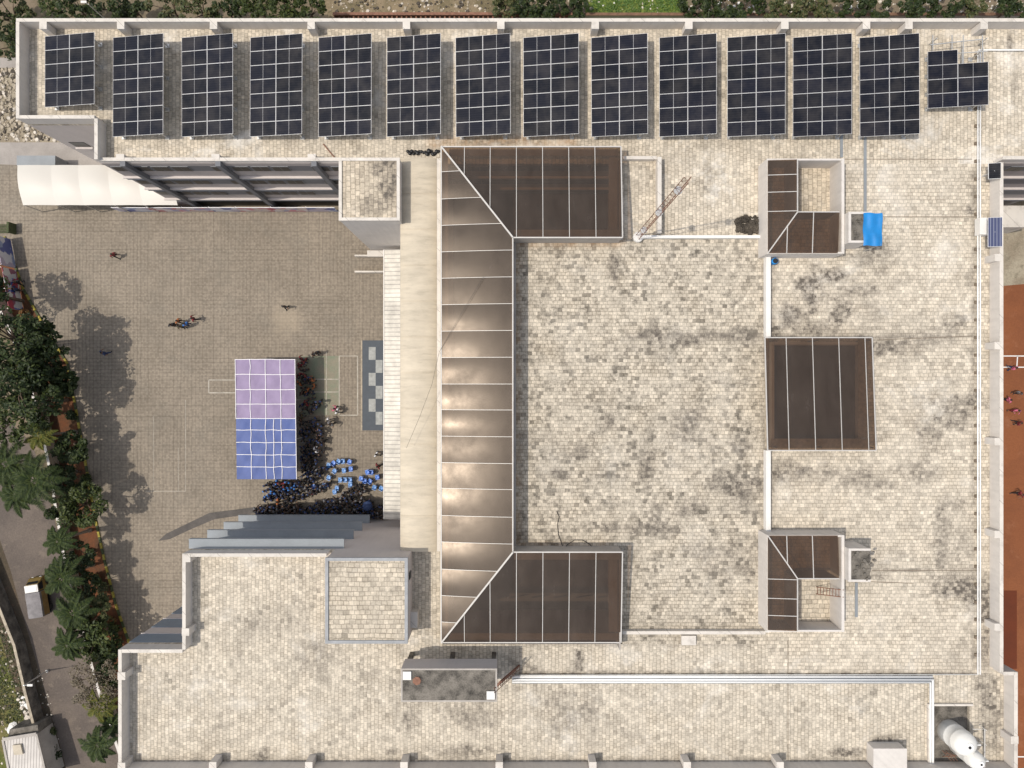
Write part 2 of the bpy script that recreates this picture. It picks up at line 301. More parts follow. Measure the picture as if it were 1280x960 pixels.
M['yellow'] = plain('kerb_yellow', (.30, .25, .04), .8, .2, 3)
M['kerb_dark'] = plain('kerb_dark_green', (.06, .075, .03), .85, .2, 3)

def fabric(name, a, b=None, grid=None):
    k = NT(name); p = k.pos()
    f = k.rmap(k.noise(p, 1.1, 5, .6), .3, .7, .9, 1.1)
    k.col(k.mix(1.0, c4(a), k.comb(f, f, f), 'MULTIPLY')); k.b.inputs['Roughness'].default_value = .6
    return k.m
M['lilac'] = fabric('lilac_tent_cloth', (.235, .182, .31)); M['royal'] = fabric('royal_blue_tent_cloth', (.055, .092, .275))
M['rope'] = plain('white_tape', (.78, .77, .80), .6, .05)
def membrane():
    k = NT('white_membrane'); k.col((.58, .555, .51, 1)); k.b.inputs['Roughness'].default_value = .5
    return k.m
M['membrane'] = membrane()
def banner_mat(name, cols, scale):
    k = NT(name); p = k.pos(); v = k.n('TexVoronoi'); v.inputs['Scale'].default_value = scale
    wv = k.vmath('ADD', p, k.vmath('MULTIPLY', k.n('TexNoise').outputs['Color'], (.3, .3, .3))); k.put(v.inputs['Vector'], wv)
    r = k.sep(v.outputs['Color'])[0]; rp = k.n('ValToRGB'); rp.color_ramp.interpolation = 'CONSTANT'; k.put(rp.inputs[0], r)
    el = rp.color_ramp.elements; el[0].color = c4(cols[0]); el[1].position = .99; el[1].color = c4(cols[-1])
    for i, c in enumerate(cols[1:-1]):
        e = el.new((i + 1) / len(cols)); e.color = c4(c)
    k.col(rp.outputs[0]); k.b.inputs['Roughness'].default_value = .5
    return k.m
M['banner_pink'] = banner_mat('printed_banner_pink', [(.5, .2, .25), (.55, .5, .52), (.32, .3, .42), (.42, .12, .15), (.5, .42, .4), (.2, .2, .33)], 1.3)
M['banner_blue'] = banner_mat('printed_banner_blue', [(.25, .3, .45), (.55, .55, .6), (.10, .12, .3), (.4, .36, .45), (.5, .5, .55)], 1.0)
M['banner_red'] = banner_mat('printed_banner_red', [(.5, .5, .52), (.35, .05, .08), (.08, .12, .38), (.6, .58, .55), (.25, .1, .15), (.12, .2, .45)], 1.3)

def leafmat(name, a, b, c):
    k = NT(name); g = k.n('NewGeometry'); rp = k.n('ValToRGB'); k.put(rp.inputs[0], g.outputs['Random Per Island'])
    el = rp.color_ramp.elements; el[0].color = c4(a); el[1].color = c4(c); e = el.new(.55); e.color = c4(b)
    k.col(rp.outputs[0]); k.b.inputs['Roughness'].default_value = .55; k.b.inputs['Specular IOR Level'].default_value = .3
    return k.m
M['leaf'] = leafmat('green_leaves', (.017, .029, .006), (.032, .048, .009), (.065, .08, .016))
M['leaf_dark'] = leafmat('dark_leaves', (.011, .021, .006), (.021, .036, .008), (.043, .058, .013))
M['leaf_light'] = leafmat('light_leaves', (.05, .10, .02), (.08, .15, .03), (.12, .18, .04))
M['leaf_dry'] = leafmat('dry_leaves', (.09, .075, .045), (.13, .105, .07), (.17, .145, .11))
M['leaf_olive'] = leafmat('olive_leaves', (.035, .05, .018), (.06, .075, .025), (.12, .10, .045))
M['palm'] = leafmat('palm_leaflets', (.013, .025, .006), (.025, .043, .009), (.058, .076, .017))
M['palm_yellow'] = leafmat('yellowing_palm_leaflets', (.04, .06, .012), (.08, .09, .016), (.16, .14, .025))
M['flower'] = leafmat('orange_red_shrub', (.10, .035, .015), (.16, .075, .02), (.06, .08, .02))
for n_, c_ in dict(skin=(.20, .11, .07), hair=(.012, .01, .009), cloth_black=(.024, .024, .028), cloth_navy=(.025, .045, .12), cloth_grey=(.14, .14, .15), cloth_white=(.6, .6, .62),
                   cloth_blue=(.04, .17, .5), cloth_maroon=(.16, .02, .025), cloth_pink=(.5, .12, .2), cloth_orange=(.35, .11, .03), cloth_brown=(.06, .035, .025), cloth_olive=(.07, .065, .03)).items():
    M[n_] = plain(n_, c_, .8, .1, 6)
M['chair_blue'] = plain('saturated_blue_plastic', (.02, .14, .52), .38, .06, 3)
M['chair_pale'] = plain('faded_pale_blue_plastic', (.045, .20, .50), .38, .06, 3)

# ------------------------------------------------------------------ mesh builder
ORG = {}
class MB:
    def __init__(s): s.v, s.f, s.mi = [], [], []
    def add(s, vs, fs, m=0):
        o = len(s.v); s.v += [Vector(v) for v in vs]
        for f in fs: s.f.append(tuple(o + i for i in f)); s.mi.append(m)
        return s
    def box(s, x0, x1, y0, y1, z0, z1, m=0):
        x0, x1 = min(x0, x1), max(x0, x1); y0, y1 = min(y0, y1), max(y0, y1)
        vs = [(x, y, z) for z in (z0, z1) for x, y in ((x0, y0), (x1, y0), (x1, y1), (x0, y1))]
        return s.add(vs, [(3, 2, 1, 0), (4, 5, 6, 7), (0, 1, 5, 4), (1, 2, 6, 5), (2, 3, 7, 6), (3, 0, 4, 7)], m)
    def prism(s, poly, z0, z1, m=0):
        p = [Vector(q).to_2d() for q in poly]
        if sum(p[i].x * p[(i + 1) % len(p)].y - p[(i + 1) % len(p)].x * p[i].y for i in range(len(p))) < 0: p.reverse()
        n = len(p); vs = [(q.x, q.y, z0) for q in p] + [(q.x, q.y, z1) for q in p]
        return s.add(vs, [tuple(range(n - 1, -1, -1)), tuple(range(n, 2 * n))] + [(i, (i + 1) % n, n + (i + 1) % n, n + i) for i in range(n)], m)
    def sheet(s, poly, z, m=0):
        p = [Vector(q).to_2d() for q in poly]
        if sum(p[i].x * p[(i + 1) % len(p)].y - p[(i + 1) % len(p)].x * p[i].y for i in range(len(p))) < 0: p.reverse()
        return s.add([(q.x, q.y, z) for q in p], [tuple(range(len(p)))], m)
    def tube(s, pts, r, n=6, m=0, cap=True):
        pts = [Vector(p) for p in pts]; rs = r if isinstance(r, (list, tuple)) else [r] * len(pts)
        vs, fs = [], []
        for i, p in enumerate(pts):
            d = (pts[min(i + 1, len(pts) - 1)] - pts[max(i - 1, 0)]).normalized()
            a = d.orthogonal().normalized() if abs(d.z) < .95 else Vector((1, 0, 0)).cross(d).normalized()
            if abs(d.z) < .95: a = Vector((0, 0, 1)).cross(d).normalized()
            b = d.cross(a)
            for j in range(n):
                t = 2 * math.pi * (j + .5) / n; vs.append(p + (a * math.cos(t) + b * math.sin(t)) * rs[i])
        for i in range(len(pts) - 1):
            for j in range(n):
                fs.append((i * n + j, i * n + (j + 1) % n, (i + 1) * n + (j + 1) % n, (i + 1) * n + j))
        if cap: fs += [tuple(range(n - 1, -1, -1)), tuple(range((len(pts) - 1) * n, len(pts) * n))]
        return s.add(vs, fs, m)
    def bar(s, p, q, wd, ht, m=0, up=(0, 0, 1)):
        p, q = Vector(p), Vector(q); d = (q - p).normalized(); u = Vector(up)
        a = d.cross(u).normalized() if abs(d.dot(u)) < .99 else d.orthogonal().normalized(); b = a.cross(d)
        a, b = a * wd / 2, b * ht / 2
        vs = [p - a - b, p + a - b, p + a + b, p - a + b, q - a - b, q + a - b, q + a + b, q - a + b]
        return s.add(vs, [(3, 2, 1, 0), (4, 5, 6, 7), (0, 1, 5, 4), (1, 2, 6, 5), (2, 3, 7, 6), (3, 0, 4, 7)], m)
    def lathe(s, c, prof, n=20, m=0):
        c = Vector(c); vs, fs = [], []
        for (r, z) in prof:
            for j in range(n):
                t = 2 * math.pi * j / n; vs.append(c + Vector((r * math.cos(t), r * math.sin(t), z)))
        for i in range(len(prof) - 1):
            for j in range(n): fs.append((i * n + j, i * n + (j + 1) % n, (i + 1) * n + (j + 1) % n, (i + 1) * n + j))
        fs += [tuple(range(n - 1, -1, -1)), tuple(range((len(prof) - 1) * n, len(prof) * n))]
        return s.add(vs, fs, m)
    def grid(s, fn, nu, nv, m=0, th=0.0):
        vs = [fn(i / nu, j / nv) for j in range(nv + 1) for i in range(nu + 1)]
        fs = [(j * (nu + 1) + i, j * (nu + 1) + i + 1, (j + 1) * (nu + 1) + i + 1, (j + 1) * (nu + 1) + i) for j in range(nv) for i in range(nu)]
        s.add(vs, fs, m)
        if th:
            s.add([Vector(v) - Vector((0, 0, th)) for v in vs], [f[::-1] for f in fs], m)
        return s
    def build(s, name, mats, parent=None, loc=None, smooth=False):
        if not isinstance(mats, (list, tuple)): mats = [mats]
        if parent is not None: org = ORG[parent.name]
        elif loc is not None: org = Vector(loc)
        else:
            xs = [v.x for v in s.v]; ys = [v.y for v in s.v]; zs = [v.z for v in s.v]
            org = Vector(((min(xs) + max(xs)) / 2, (min(ys) + max(ys)) / 2, min(zs)))
        me = bpy.data.meshes.new(name); me.from_pydata([v - org for v in s.v], [], s.f)
        for m in mats: me.materials.append(m)
        me.polygons.foreach_set('material_index', s.mi)
        if smooth: me.polygons.foreach_set('use_smooth', [True] * len(s.f))
        me.update()
        o = bpy.data.objects.new(name, me); C.objects.link(o)
        if parent is not None: o.parent = parent; ORG[o.name] = org
        else: o.location = org; ORG[o.name] = org
        return o
def tag(o, label=None, cat=None, group=None, kind=None):
    if label: o['label'] = label
    if cat: o['category'] = cat
    if group: o['group'] = group
    if kind: o['kind'] = kind
    return o
def thing(name, loc, label, cat, group=None):
    o = bpy.data.objects.new(name, None); C.objects.link(o); o.location = loc; o.empty_display_size = .3
    ORG[o.name] = Vector(loc); return tag(o, label, cat, group)
def copy_tree(o, parent=None):
    c = o.copy(); C.objects.link(c)
    if parent is not None: c.parent = parent
    for ch in list(o.children): copy_tree(ch, c)
    return c
def struct(name, mb, m): return tag(mb.build(name, m), kind='structure')
def G(pts, z=0): return [at(a, b, z) for a, b in pts]

# ------------------------------------------------------------------ ground
struct('ground', MB().sheet([(-400, -400), (400, -400), (400, 400), (-400, 400)], 0), M['earth'])
KERB = [(6, 296), (30, 362), (60, 415), (85, 455), (97, 520), (104, 560), (112, 605), (120, 650), (131, 700), (145, 755), (163, 806), (182, 850)]
WALL = [(-20, 330), (18, 400), (44, 460), (60, 520), (72, 575), (80, 625), (90, 685), (101, 735), (116, 790), (132, 850), (150, 905), (170, 965)]
struct('courtyard', MB().sheet(G([(-60, 190), (-60, 296)] + KERB + [(200, 900), (600, 900), (600, 205), (140, 200)]), .012), M['paving'])
struct('walkway', MB().sheet(G([(-60, 178), (200, 178), (235, 215), (-60, 203)]), .018), M['walk'])
struct('planting_bed', MB().sheet(G([(-60, 300)] + KERB + [(190, 965)] + WALL[::-1] + [(-60, 330)]), .008), M['red_soil'])
ROADL = [(-60, 640), (0, 675), (14, 715), (26, 760), (38, 800), (52, 850), (66, 900), (80, 950), (98, 1020)]
ROADR = [(-60, 470), (6, 520), (40, 555), (56, 600), (66, 640), (78, 690), (90, 740), (104, 795), (120, 855), (140, 910), (158, 965), (175, 1020)]
struct('road', MB().sheet(G(ROADL + ROADR[::-1]), .016), M['asphalt'])
struct('road_verge', MB().sheet(G(ROADL + [(60, 1020), (44, 950), (30, 900), (16, 850), (2, 800), (-20, 740), (-80, 700)]), .010), M['verge'])
struct('field', MB().sheet(G([(-120, 720), (-20, 745), (22, 810), (36, 865), (50, 920), (60, 1020), (-120, 1020)]), .006), M['grass'])
struct('stone_ground', MB().sheet(G([(-80, 82), (190, 82), (190, 178), (-80, 178)]), .006), M['sand'])
struct('dirt_path', MB().sheet(G([(-80, 72), (120, 72), (120, 86), (-80, 84)]), .014), M['walk'])
struct('sand_lot', MB().sheet(G([(415, -60), (625, -60), (640, 40), (400, 40)]), .006), M['dry_lot'])
struct('lawn', MB().sheet(G([(735, -60), (858, -60), (858, 60), (730, 60)]), .006), M['lawn'])
struct('clay_court', MB().sheet(G([(1080, 372), (1400, 345), (1400, 1100), (1080, 1100)]), .012), M['clay'])
struct('sandy_yard', MB().sheet(G([(1080, 284), (1400, 284), (1400, 352), (1080, 376)]), .010), M['sand'])
struct('dark_strip', MB().sheet(G([(1200, 738), (1271, 738), (1271, 836), (1200, 836)]), .018), M['strip_dark'])  # plain dark red-brown rectangle laid flat on the court
ln = MB()
for x0, y0, x1, y1 in [(1240, 445, 1300, 445), (1240, 459, 1300, 459), (1272, 445, 1271, 459), (1268, 946, 1300, 946)]:
    ln.bar(at(x0, y0, .019), at(x1, y1, .019), .11, .006)
struct('clay_court_marking', ln, M['white'])
ln = MB()
for x0, y0, x1, y1, wd in [(261, 475, 296, 475, .1), (261, 491, 296, 491, .1), (261, 475, 261, 491, .1), (424, 445, 424, 519, .1), (424, 445, 447, 445, .07), (447, 445, 447, 519, .1), (424, 519, 447, 519, .1), (380, 474, 424, 474, .09), (380, 490, 424, 490, .09),
                           (232, 500, 232, 614, .04), (182, 614, 232, 614, .05), (192, 520, 192, 614, .03), (223, 560, 223, 614, .03), (408, 440, 408, 519, .06)]:
    ln.bar(at(x0, y0, .026), at(x1, y1, .026), wd, .006)
struct('court_marking', ln, M['line'])
struct('badminton_court', MB().sheet(G([(372, 445), (424, 445), (424, 519), (372, 519)]), .018), M['court_green'])
struct('drain', MB().prism(G([(198, 676), (208, 667), (262, 641), (325, 633), (330, 640), (268, 649), (240, 661), (212, 674)]), 0, .03), M['drain'])

# kerb: painted blocks
kb = MB(); tot = 0; i_ = 0
for (a, b) in zip(KERB, KERB[1:]):
    p, q = at(*a, 0), at(*b, 0); L = (q - p).length; n = max(2, round(L / .62))
    for j in range(n):
        s0, s1 = p.lerp(q, j / n), p.lerp(q, (j + 1) / n); s0.z = s1.z = .07
        kb.bar(s0, s0.lerp(s1, .94), .2, .16, i_ % 2); i_ += 1
struct('kerb', kb, [M['yellow'], M['kerb_dark']])

# ------------------------------------------------------------------ the school building
PT = R + 1.3                                   # parapet top
def XP(px): return ax(px, PT)
def YP(py): return ay(py, PT)
BX0, BX1, BX2, BX3 = XP(20), XP(118), XP(148), XP(228)
BE, BE2, FAR = XP(1254), XP(1272), XP(1420)
YN, YN1, YN2 = YP(23), YP(148), YP(199)        # outer north edge, notch, court facade
YS1, YS2, YS3 = YP(692), YP(812), YP(968)
XM, XV0, XV1 = ax(500, 14.4), ax(552, R), ax(641, R)
YV0, YV1, YV2, YV3 = YN2, ay(297, R), ay(690, R), ay(805, R)
XV2 = ax(778, R)
school = thing('school_building', (0, 0, 0), 'large pale school building with tiled flat roofs round a bronze roofed atrium', 'building')
ZM = R - .35
wallmb = MB()
wallmb.prism([(BX0, YN), (FAR, YN), (FAR, YN2), (BX1, YN2), (BX1, YN1), (BX0, YN1)], 0, ZM)
wallmb.build('wall', M['paint_mauve'], school)
MB().box(XV1, BE, YV2, YV1, 0, ZM).box(XV2, BE, YV1, YN2 - .003, 0, ZM).box(XV2, BE, YV3 + .003, YV2, 0, ZM).build('wall', M['paint'], school)
MB().prism([(BX2, YS3), (BE2, YS3), (BE2, YP(840)), (BE, YP(840)), (BE, YV3), (XV0, YV3), (XV0, YS1 - .0), (BX3, YS1), (BX3, YS2), (BX2, YS2)], 0, ZM).build('wall', M['paint_mauve'], school)
MB().box(XM, XV0 - .003, YS1 + .003, YN2 - .003, 0, 13.7).build('wall', M['paint'], school)
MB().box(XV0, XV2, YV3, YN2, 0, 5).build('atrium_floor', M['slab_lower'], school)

def roof(polys, m, nm='roof_terrace'):
    b = MB()
    for p in polys: b.prism(p, ZM + .002, R)
    return b.build(nm, M[m], school)
XD = ax(960, R)                                 # low dividing wall line
e = .0
XK = ax(1044, R)
roof([[(BX0, YN), (FAR, YN), (FAR, YN2), (BX1, YN2), (BX1, YN1), (BX0, YN1)]], 'tile_north')
roof([[(XV1, YV2), (XD, YV2), (XD, YV1), (XV1, YV1)], [(XV2, YV3), (XD, YV3), (XD, YV2 - .002), (XV2, YV2 - .002)]], 'tile_court')
roof([[(XV2, YV1 + .002), (XD, YV1 + .002), (XD, YN2 - .002), (XV2, YN2 - .002)]], 'tile_north')
YE = ay(843, R)
roof([[(XD + .002, YE), (BE, YE), (BE, YN2 - .002), (XD + .002, YN2 - .002)]], 'tile_east')
PX0, PX1, PY0 = ax(1161, R), ax(1212, R), ay(881, R)    # tank pit
roof([[(BX2, YS3), (PX0, YS3), (PX0, YE - .002), (XD + .002, YE - .002), (XD + .0, YV3 - .002), (XV0, YV3 - .002), (XV0, YS1), (BX3, YS1), (BX3, YS2), (BX2, YS2)],
      [(PX0 + .002, PY0), (PX1, PY0), (PX1, YE - .002), (PX0 + .002, YE - .002)],
      [(PX1 + .002, YS3), (BE2, YS3), (BE2, YP(840)), (BE - .0, YP(840)), (BE, YE - .002), (PX1 + .002, YE - .002)]], 'tile_south')

def parapet(pts, inward, pil=(), th=.24, h=1.3, m='paint', capm='cap'):
    """run of parapet along pts (outer edge); inward = +1/-1 side; a coping strip sits 3 cm proud"""
    b = MB()
    for (a, c) in zip(pts, pts[1:]):
        a, c = Vector((*a, 0)), Vector((*c, 0)); d = (c - a).normalized(); nrm = Vector((-d.y, d.x, 0)) * inward
        mid = nrm * th / 2
        b.bar(a + mid + Vector((0, 0, R + (h - .05) / 2)), c + mid + Vector((0, 0, R + (h - .05) / 2)), th, h - .05, 0)
        b.bar(a + mid + Vector((0, 0, R + h - .025)), c + mid + Vector((0, 0, R + h - .025)), th + .03, .05, 1)
    o = b.build('parapet', [M[m], M[capm]], school)
    for (x, y, sx, sy) in pil:
        MB().box(x - sx, x + sx, y - sy, y + sy, R, R + h - .03, 0).box(x - sx - .02, x + sx + .02, y - sy - .02, y + sy + .02, R + h - .03, R + h + .03, 1).build('pilaster', [M[m], M[capm]], o)
    return o
pn = [50, 147, 263, 385, 504, 622, 740, 857, 977, 1079, 1132, 1226]
parapet([(BX0, YN), (FAR, YN)], -1, [(XP(x + 4), YN - .55, .27, .27) for x in pn])
parapet([(BX0, YN - .24), (BX0, YN1)], 1)
parapet([(BX0 + .24, YN1), (BX1, YN1)], 1)
parapet([(BX1, YN1), (BX1, YN2)], 1)
parapet([(BX1 + .24, YN2), (XP(424), YN2)], 1, [(XP(x), YN2 + .30, .3, .2) for x in (147, 267, 388)], h=.9)
parapet([(BE, YN2), (FAR, YN2)], 1)
parapet([(BX2, YS2), (BX2, YS3)], 1, [(XP(152), YP(845), .28, .28), (XP(152), YP(958), .28, .28)])
parapet([(BX2 + .24, YS2), (BX3, YS2)], -1)
parapet([(BX3, YS2), (BX3, YS1)], -1, [(XP(232), YP(790), .27, .27), (XP(233.5), YP(698), .27, .27)])
parapet([(BX3 + .24, YS1), (XP(408), YS1)], -1)
parapet([(BX2 + .24, YP(966)), (BE2, YP(966))], 1, [(XP(x), YP(957), .27, .27) for x in (266, 386, 505, 624, 741, 859, 975)])
parapet([(BE, YN2 - .24), (BE, YP(840))], -1, [(XP(1248), YP(y), .30, .27) for y in (322, 432, 552, 668, 784)], th=.26)
parapet([(BE2, YP(840)), (BE2, YP(966) + .24)], -1, [(XP(1268), YP(925), .28, .27)], th=.26)
parapet([(BE, YP(840)), (BE2 - .26, YP(840))], -1)

# roof dividing walls (low)
def lowwall(x0, x1, y0, y1, h=.55, m='white'):
    MB().box(x0, x1, y0, y1, R, R + h).build('dividing_wall', M[m], school)
WX0, WX1 = ax(957, R + .5), ax(963, R + .5)
for a, b in ((318, 421), (563, 668)): lowwall(WX0, WX1, ay(a, R + .5), ay(b, R + .5), .6)
lowwall(ax(956.5, R + .5), ax(961, R + .5), ay(296, R + .5), ay(318, R + .5) + .003, .6)
lowwall(WX0, ax(961.5, R + .5), ay(672, R + .5) - .0, ay(790, R + .5), .6)
lowwall(ax(800, R + .5), ax(956.5, R + .5) - .003, ay(294, R + .5), ay(297.5, R + .5), .5)
lowwall(ax(778, R + .5), WX0 - .003, ay(789, R + .5), ay(793, R + .5), .5, 'cap')
lowwall(ax(822, R + .9), ax(827, R + .9), ay(196, R + .9), ay(291, R + .9), .9, 'cap')
lowwall(ax(778, R + .6), ax(822, R + .9) - .003, ay(195, R + .6), ay(199, R + .6), .6, 'cap')
MB().box(ax(851, R), ax(869, R), ay(805, R), ay(793.3, R), R, R + .28).build('roof_plinth', M['cap'], school)
# low kerb round atrium court
lowwall(ax(641, R + .3), ax(645, R + .3), YV2, YV1, .35, 'concrete')
lowwall(ax(645, R + .3) + .003, XV2, YV1 - .22, YV1, .35, 'concrete')
lowwall(ax(645, R + .3) + .003, XV2, YV2, YV2 + .22, .35, 'concrete')

jb = MB()
for a, b_, c_, d_ in ((985, 800, 985, 950), (1090, 713, 1222, 713), (1103, 271, 1221, 271), (540, 165, 540, 168), (1040, 199, 1215, 199), (1096, 425, 1215, 420), (1085, 727, 1140, 729)):
    jb.bar(at(a, b_, R + .003), at(c_, d_, R + .003), .05, .008)
jb.build('expansion_joint', M['support'], school)
# court facade of the north wing: windows, sunshades, fins
fx0, fx1 = BX1, FAR
MB().box(fx0 + .01, XP(424), YN2 - .046, YN2 - .0035, 2.5, R + .35).build('facade_shade_skin', M['facade'], school)  # added skin that carries the darkened facade colour
MB().box(BE + .01, FAR, YN2 - .046, YN2 - .0035, 3.01, R + .35).build('facade_shade_skin', M['facade'], school)
for zc, zl in ((13.3, 11.05), (9.2, 7.3), (5.4, 3.45)):
    MB().box(fx0 + .2, fx1, YN2 - .052, YN2 - .047, zc - .72, zc + .72).build('window_band', M['fin'], school)
    sh = MB().box(fx0 - .1, fx1, YN2 - .26, YN2 - .06, zl - .12, zl).build('sunshade', M['paint_mauve'], school)
    MB().box(fx0, fx1, YN2 - .20, YN2 - .055, zl - .70, zl - .13).build('sunshade_beam', M['steel_grey'], school)
    xs = [fx0 + 1.0 + i * 1.62 for i in range(19)] + [BE + .9 + i * 1.62 for i in range(2)]
    for i, x in enumerate(xs):
        if i % 5 == 4: continue
        wf = MB().box(x - .70, x + .70, YN2 - .10, YN2 - .053, zc - .62, zc + .62).build('window', M['win_frame'], school)
        MB().box(x - .66, x - .03, YN2 - .115, YN2 - .102, zc - .56, zc + .56).box(x + .03, x + .66, YN2 - .115, YN2 - .102, zc - .56, zc + .56).build('pane', M['dark_glass'], wf)
for px in (147, 267, 388):
    x = XP(px); MB().box(x - .05, x + .36, YN2 - .42, YN2 - .004, 0, PT - .45).build('fin', M['fin'], school)
MB().box(BX1 + 1.5, XP(424), YN2 - .02, YN2 - .003, .02, 2.5).build('verandah_shade', M['black'], school)  # flat black sheet stands in for the shade inside the verandah
# small window of the north-west tail
w_ = MB().box(at(88, 162, 9.5).x, at(88, 162, 9.5).x + 1.3, YN1 - .04, YN1 - .003, 8.6, 9.8).build('window', M['dark_glass'], school)
MB().box(at(88, 162, 9.5).x - .1, at(88, 162, 9.5).x + 1.4, YN1 - .22, YN1 - .045, 8.45, 8.55).build('sill', M['paint_mauve'], w_)

# stepped ledges on the north face of the south block and on the jog further west
LX0, LX1 = -26.15, -13.6
for z in (13.85, 10.1, 6.35, 2.6):
    MB().box(LX0, LX1, YS1 + .003, YS1 + .78, z - .14, z).box(LX0, LX1, YS1 + .7, YS1 + .78, z - .40, z - .142).box(LX0, LX1, YS1 + .74, YS1 + .79, z + .002, z + .05).build('ledge', M['ledge'], school)
    MB().box(LX0 + .6, LX1 - .6, YS1 + .003, YS1 + .03, z - 2.2, z - .7).build('window_band', M['dark_glass'], school)
for z0, z1 in ((12.05, 14.0), (8.0, 10.2), (4.2, 6.3)):
    MB().box(BX2 + .01, BX3 - .003, YS2 + .003, YS2 + .05, z0, z1).build('window_band', M['blue_band'], school)
    MB().box(BX2 + .0, BX3 - .003, YS2 + .003, YS2 + .12, z0 - .1, z0 - .003).build('sill', M['paint_mauve'], school)

# stair towers
def tower(x0, x1, y0, y1, zb, zt, m, rim, tile, body='paint_mauve'):
    o = MB().box(x0, x1, y0, y1, zb, zt - .25).build('stair_tower', M[body], school)
    t = .2; b = MB()
    b.box(x0 - .04, x0 + t, y0 - .04, y1 + .04, zt - .248, zt); b.box(x1 - t, x1 + .04, y0 - .04, y1 + .04, zt - .248, zt)
    b.box(x0 + t + .002, x1 - t - .002, y0 - .04, y0 + t, zt - .248, zt); b.box(x0 + t + .002, x1 - t - .002, y1 - t, y1 + .04, zt - .248, zt)
    b.build('rim', M[rim], o)
    MB().box(x0 + t + .004, x1 - t - .004, y0 + t + .004, y1 - t - .004, zt - .248, zt - .12).build('tower_roof', M[tile], o)
    return o
T1 = 16.2
tower(ax(424, T1), ax(500, T1) - .06, ay(275, T1), YN2 - .06, 0, T1, None, 'cap', 'tile_block_v', 'paint')
T2 = 17.4
tw = tower(ax(407, T2), ax(509, T2), ay(804, T2), ay(698, T2) , 0, T2, None, 'rim_grey', 'tile_block')
tx = ax(509, T2)
MB().box(tx + .045, tx + .07, ay(715, T2 - 1.2), ay(724, T2 - 1.2), T2 - 1.9, T2 - .9).build('window', M['dark_glass'], tw)
MB().box(tx + .003, tx + .55, ay(785, R + 1), ay(765, R + 1), R, R + 1.0).build('roof_plinth', M['cap'], school)
MB().box(ax(459, 3), ax(500, 3), ay(318, 3) - .2, ay(313, 3), 2.8, 3.0).build('porch_slab', M['cap'], school)
for y in (320, 340): MB().box(ax(444, .5), ax(482, .5), ay(y, .5) - .08, ay(y, .5) + .08, 0, .8).build('porch_wall', M['cap'], school)
# terrace on the right edge
MB().box(ax(1240, 3), FAR, ay(284, 3), YN2 - .7, 0, 3).build('porch_roof', M['cap'], school)

# ------------------------------------------------------------------ atrium canopy
at_c = thing('atrium_canopy', (XV0, (YV1 + YV2) / 2, R), 'U shaped bronze polycarbonate canopy with pale rafters round the central tiled roof', 'canopy')
ZL, ZH = R + 1.55, R + 2.4
Xo, Xi = ax(551.5, ZL), ax(641, ZH); Yno, Yni = ay(183.5, ZL), ay(297, ZH); Yso, Ysi = ay(803, ZL), ay(690, ZH); Xe = ax(777.5, ZL + .6)
def hipx(y):                                    # inner limit of the west strip at this y
    if y > Yni: return Xo + (Xi - Xo) * (Yno - y) / (Yno - Yni)
    if y < Ysi: return Xo + (Xi - Xo) * (y - Yso) / (Ysi - Yso)
    return Xi
def zw(x):
    t = (x - Xo) / (Xi - Xo); return ZL + (ZH - ZL) * (t + .42 * t * (1 - t))
def zn(y): return ZL + (ZH - ZL) * (Yno - y) / (Yno - Yni)
def zs(y): return ZL + (ZH - ZL) * (y - Yso) / (Ysi - Yso)
rows = [183.5, 215, 249, 282, 315, 348, 381, 414, 447, 480, 512, 545, 578, 610, 644, 677, 711, 744, 777, 803]
rw = [ay(p, ZL) for p in rows]; rw[0], rw[-1] = Yno, Yso
for a, b in zip(rw, rw[1:]):
    sag = random.uniform(.02, .065); ph = random.uniform(.35, .65)
    def fn(u, v, a=a, b=b, sag=sag, ph=ph):
        y = a + (b - a) * v; x = Xo + (max(hipx(y), Xo + .004) - Xo) * u
        z = zw(x) + sag * math.sin(math.pi * v) * (1 - .55 * u) * (1 if abs(y) < 19 else .6) 
        return (x, y, z)
    MB().grid(fn, 10, 8).build('polycarbonate_sheet', M['bronze'], at_c, smooth=True)
cols = [551.5, 580, 612.5, 645.5, 678.5, 711.5, 744.5, 777.5]
cw = [ax(p, ZL + .6) for p in cols]; cw[0] = Xo; cw[-1] = Xe
for side in (0, 1):
    for a, b in zip(cw, cw[1:]):
        sag = random.uniform(.02, .05)
        def fn(u, v, a=a, b=b, side=side, sag=sag):
            x = a + (b - a) * u; k = min(1, max(.001, (x - Xo) / (Xi - Xo)))
            if side == 0: y = Yno + (Yni - Yno) * k * v; z = zn(y)
            else: y = Yso + (Ysi - Yso) * k * v; z = zs(y)
            return (x, y, z + sag * math.sin(math.pi * u))
        MB().grid(fn, 8, 8).build('polycarbonate_sheet', M['bronze'], at_c, smooth=True)
up = .045
for y in rw[1:-1]: MB().tube([(Xo + (hipx(y) - Xo) * q / 8, y, zw(Xo + (hipx(y) - Xo) * q / 8) + up) for q in range(9)], .026, 4).build('rafter', M['rafter'], at_c)
for x in cw[1:-1]:
    k = min(1, (x - Xo) / (Xi - Xo))
    MB().bar((x, Yno, ZL + up), (x, Yno + (Yni - Yno) * k, zn(Yno + (Yni - Yno) * k) + up), .05, .04).build('rafter', M['rafter'], at_c)
    MB().bar((x, Yso, ZL + up), (x, Yso + (Ysi - Yso) * k, zs(Yso + (Ysi - Yso) * k) + up), .05, .04).build('rafter', M['rafter'], at_c)
for p, q in (((Xo, Yno, ZL), (Xi, Yni, ZH)), ((Xo, Yso, ZL), (Xi, Ysi, ZH))): MB().bar(Vector(p) + Vector((0, 0, .16)), Vector(q) + Vector((0, 0, .10)), .12, .08).build('hip_flashing', M['rafter'], at_c)
ed = MB(); g = .06
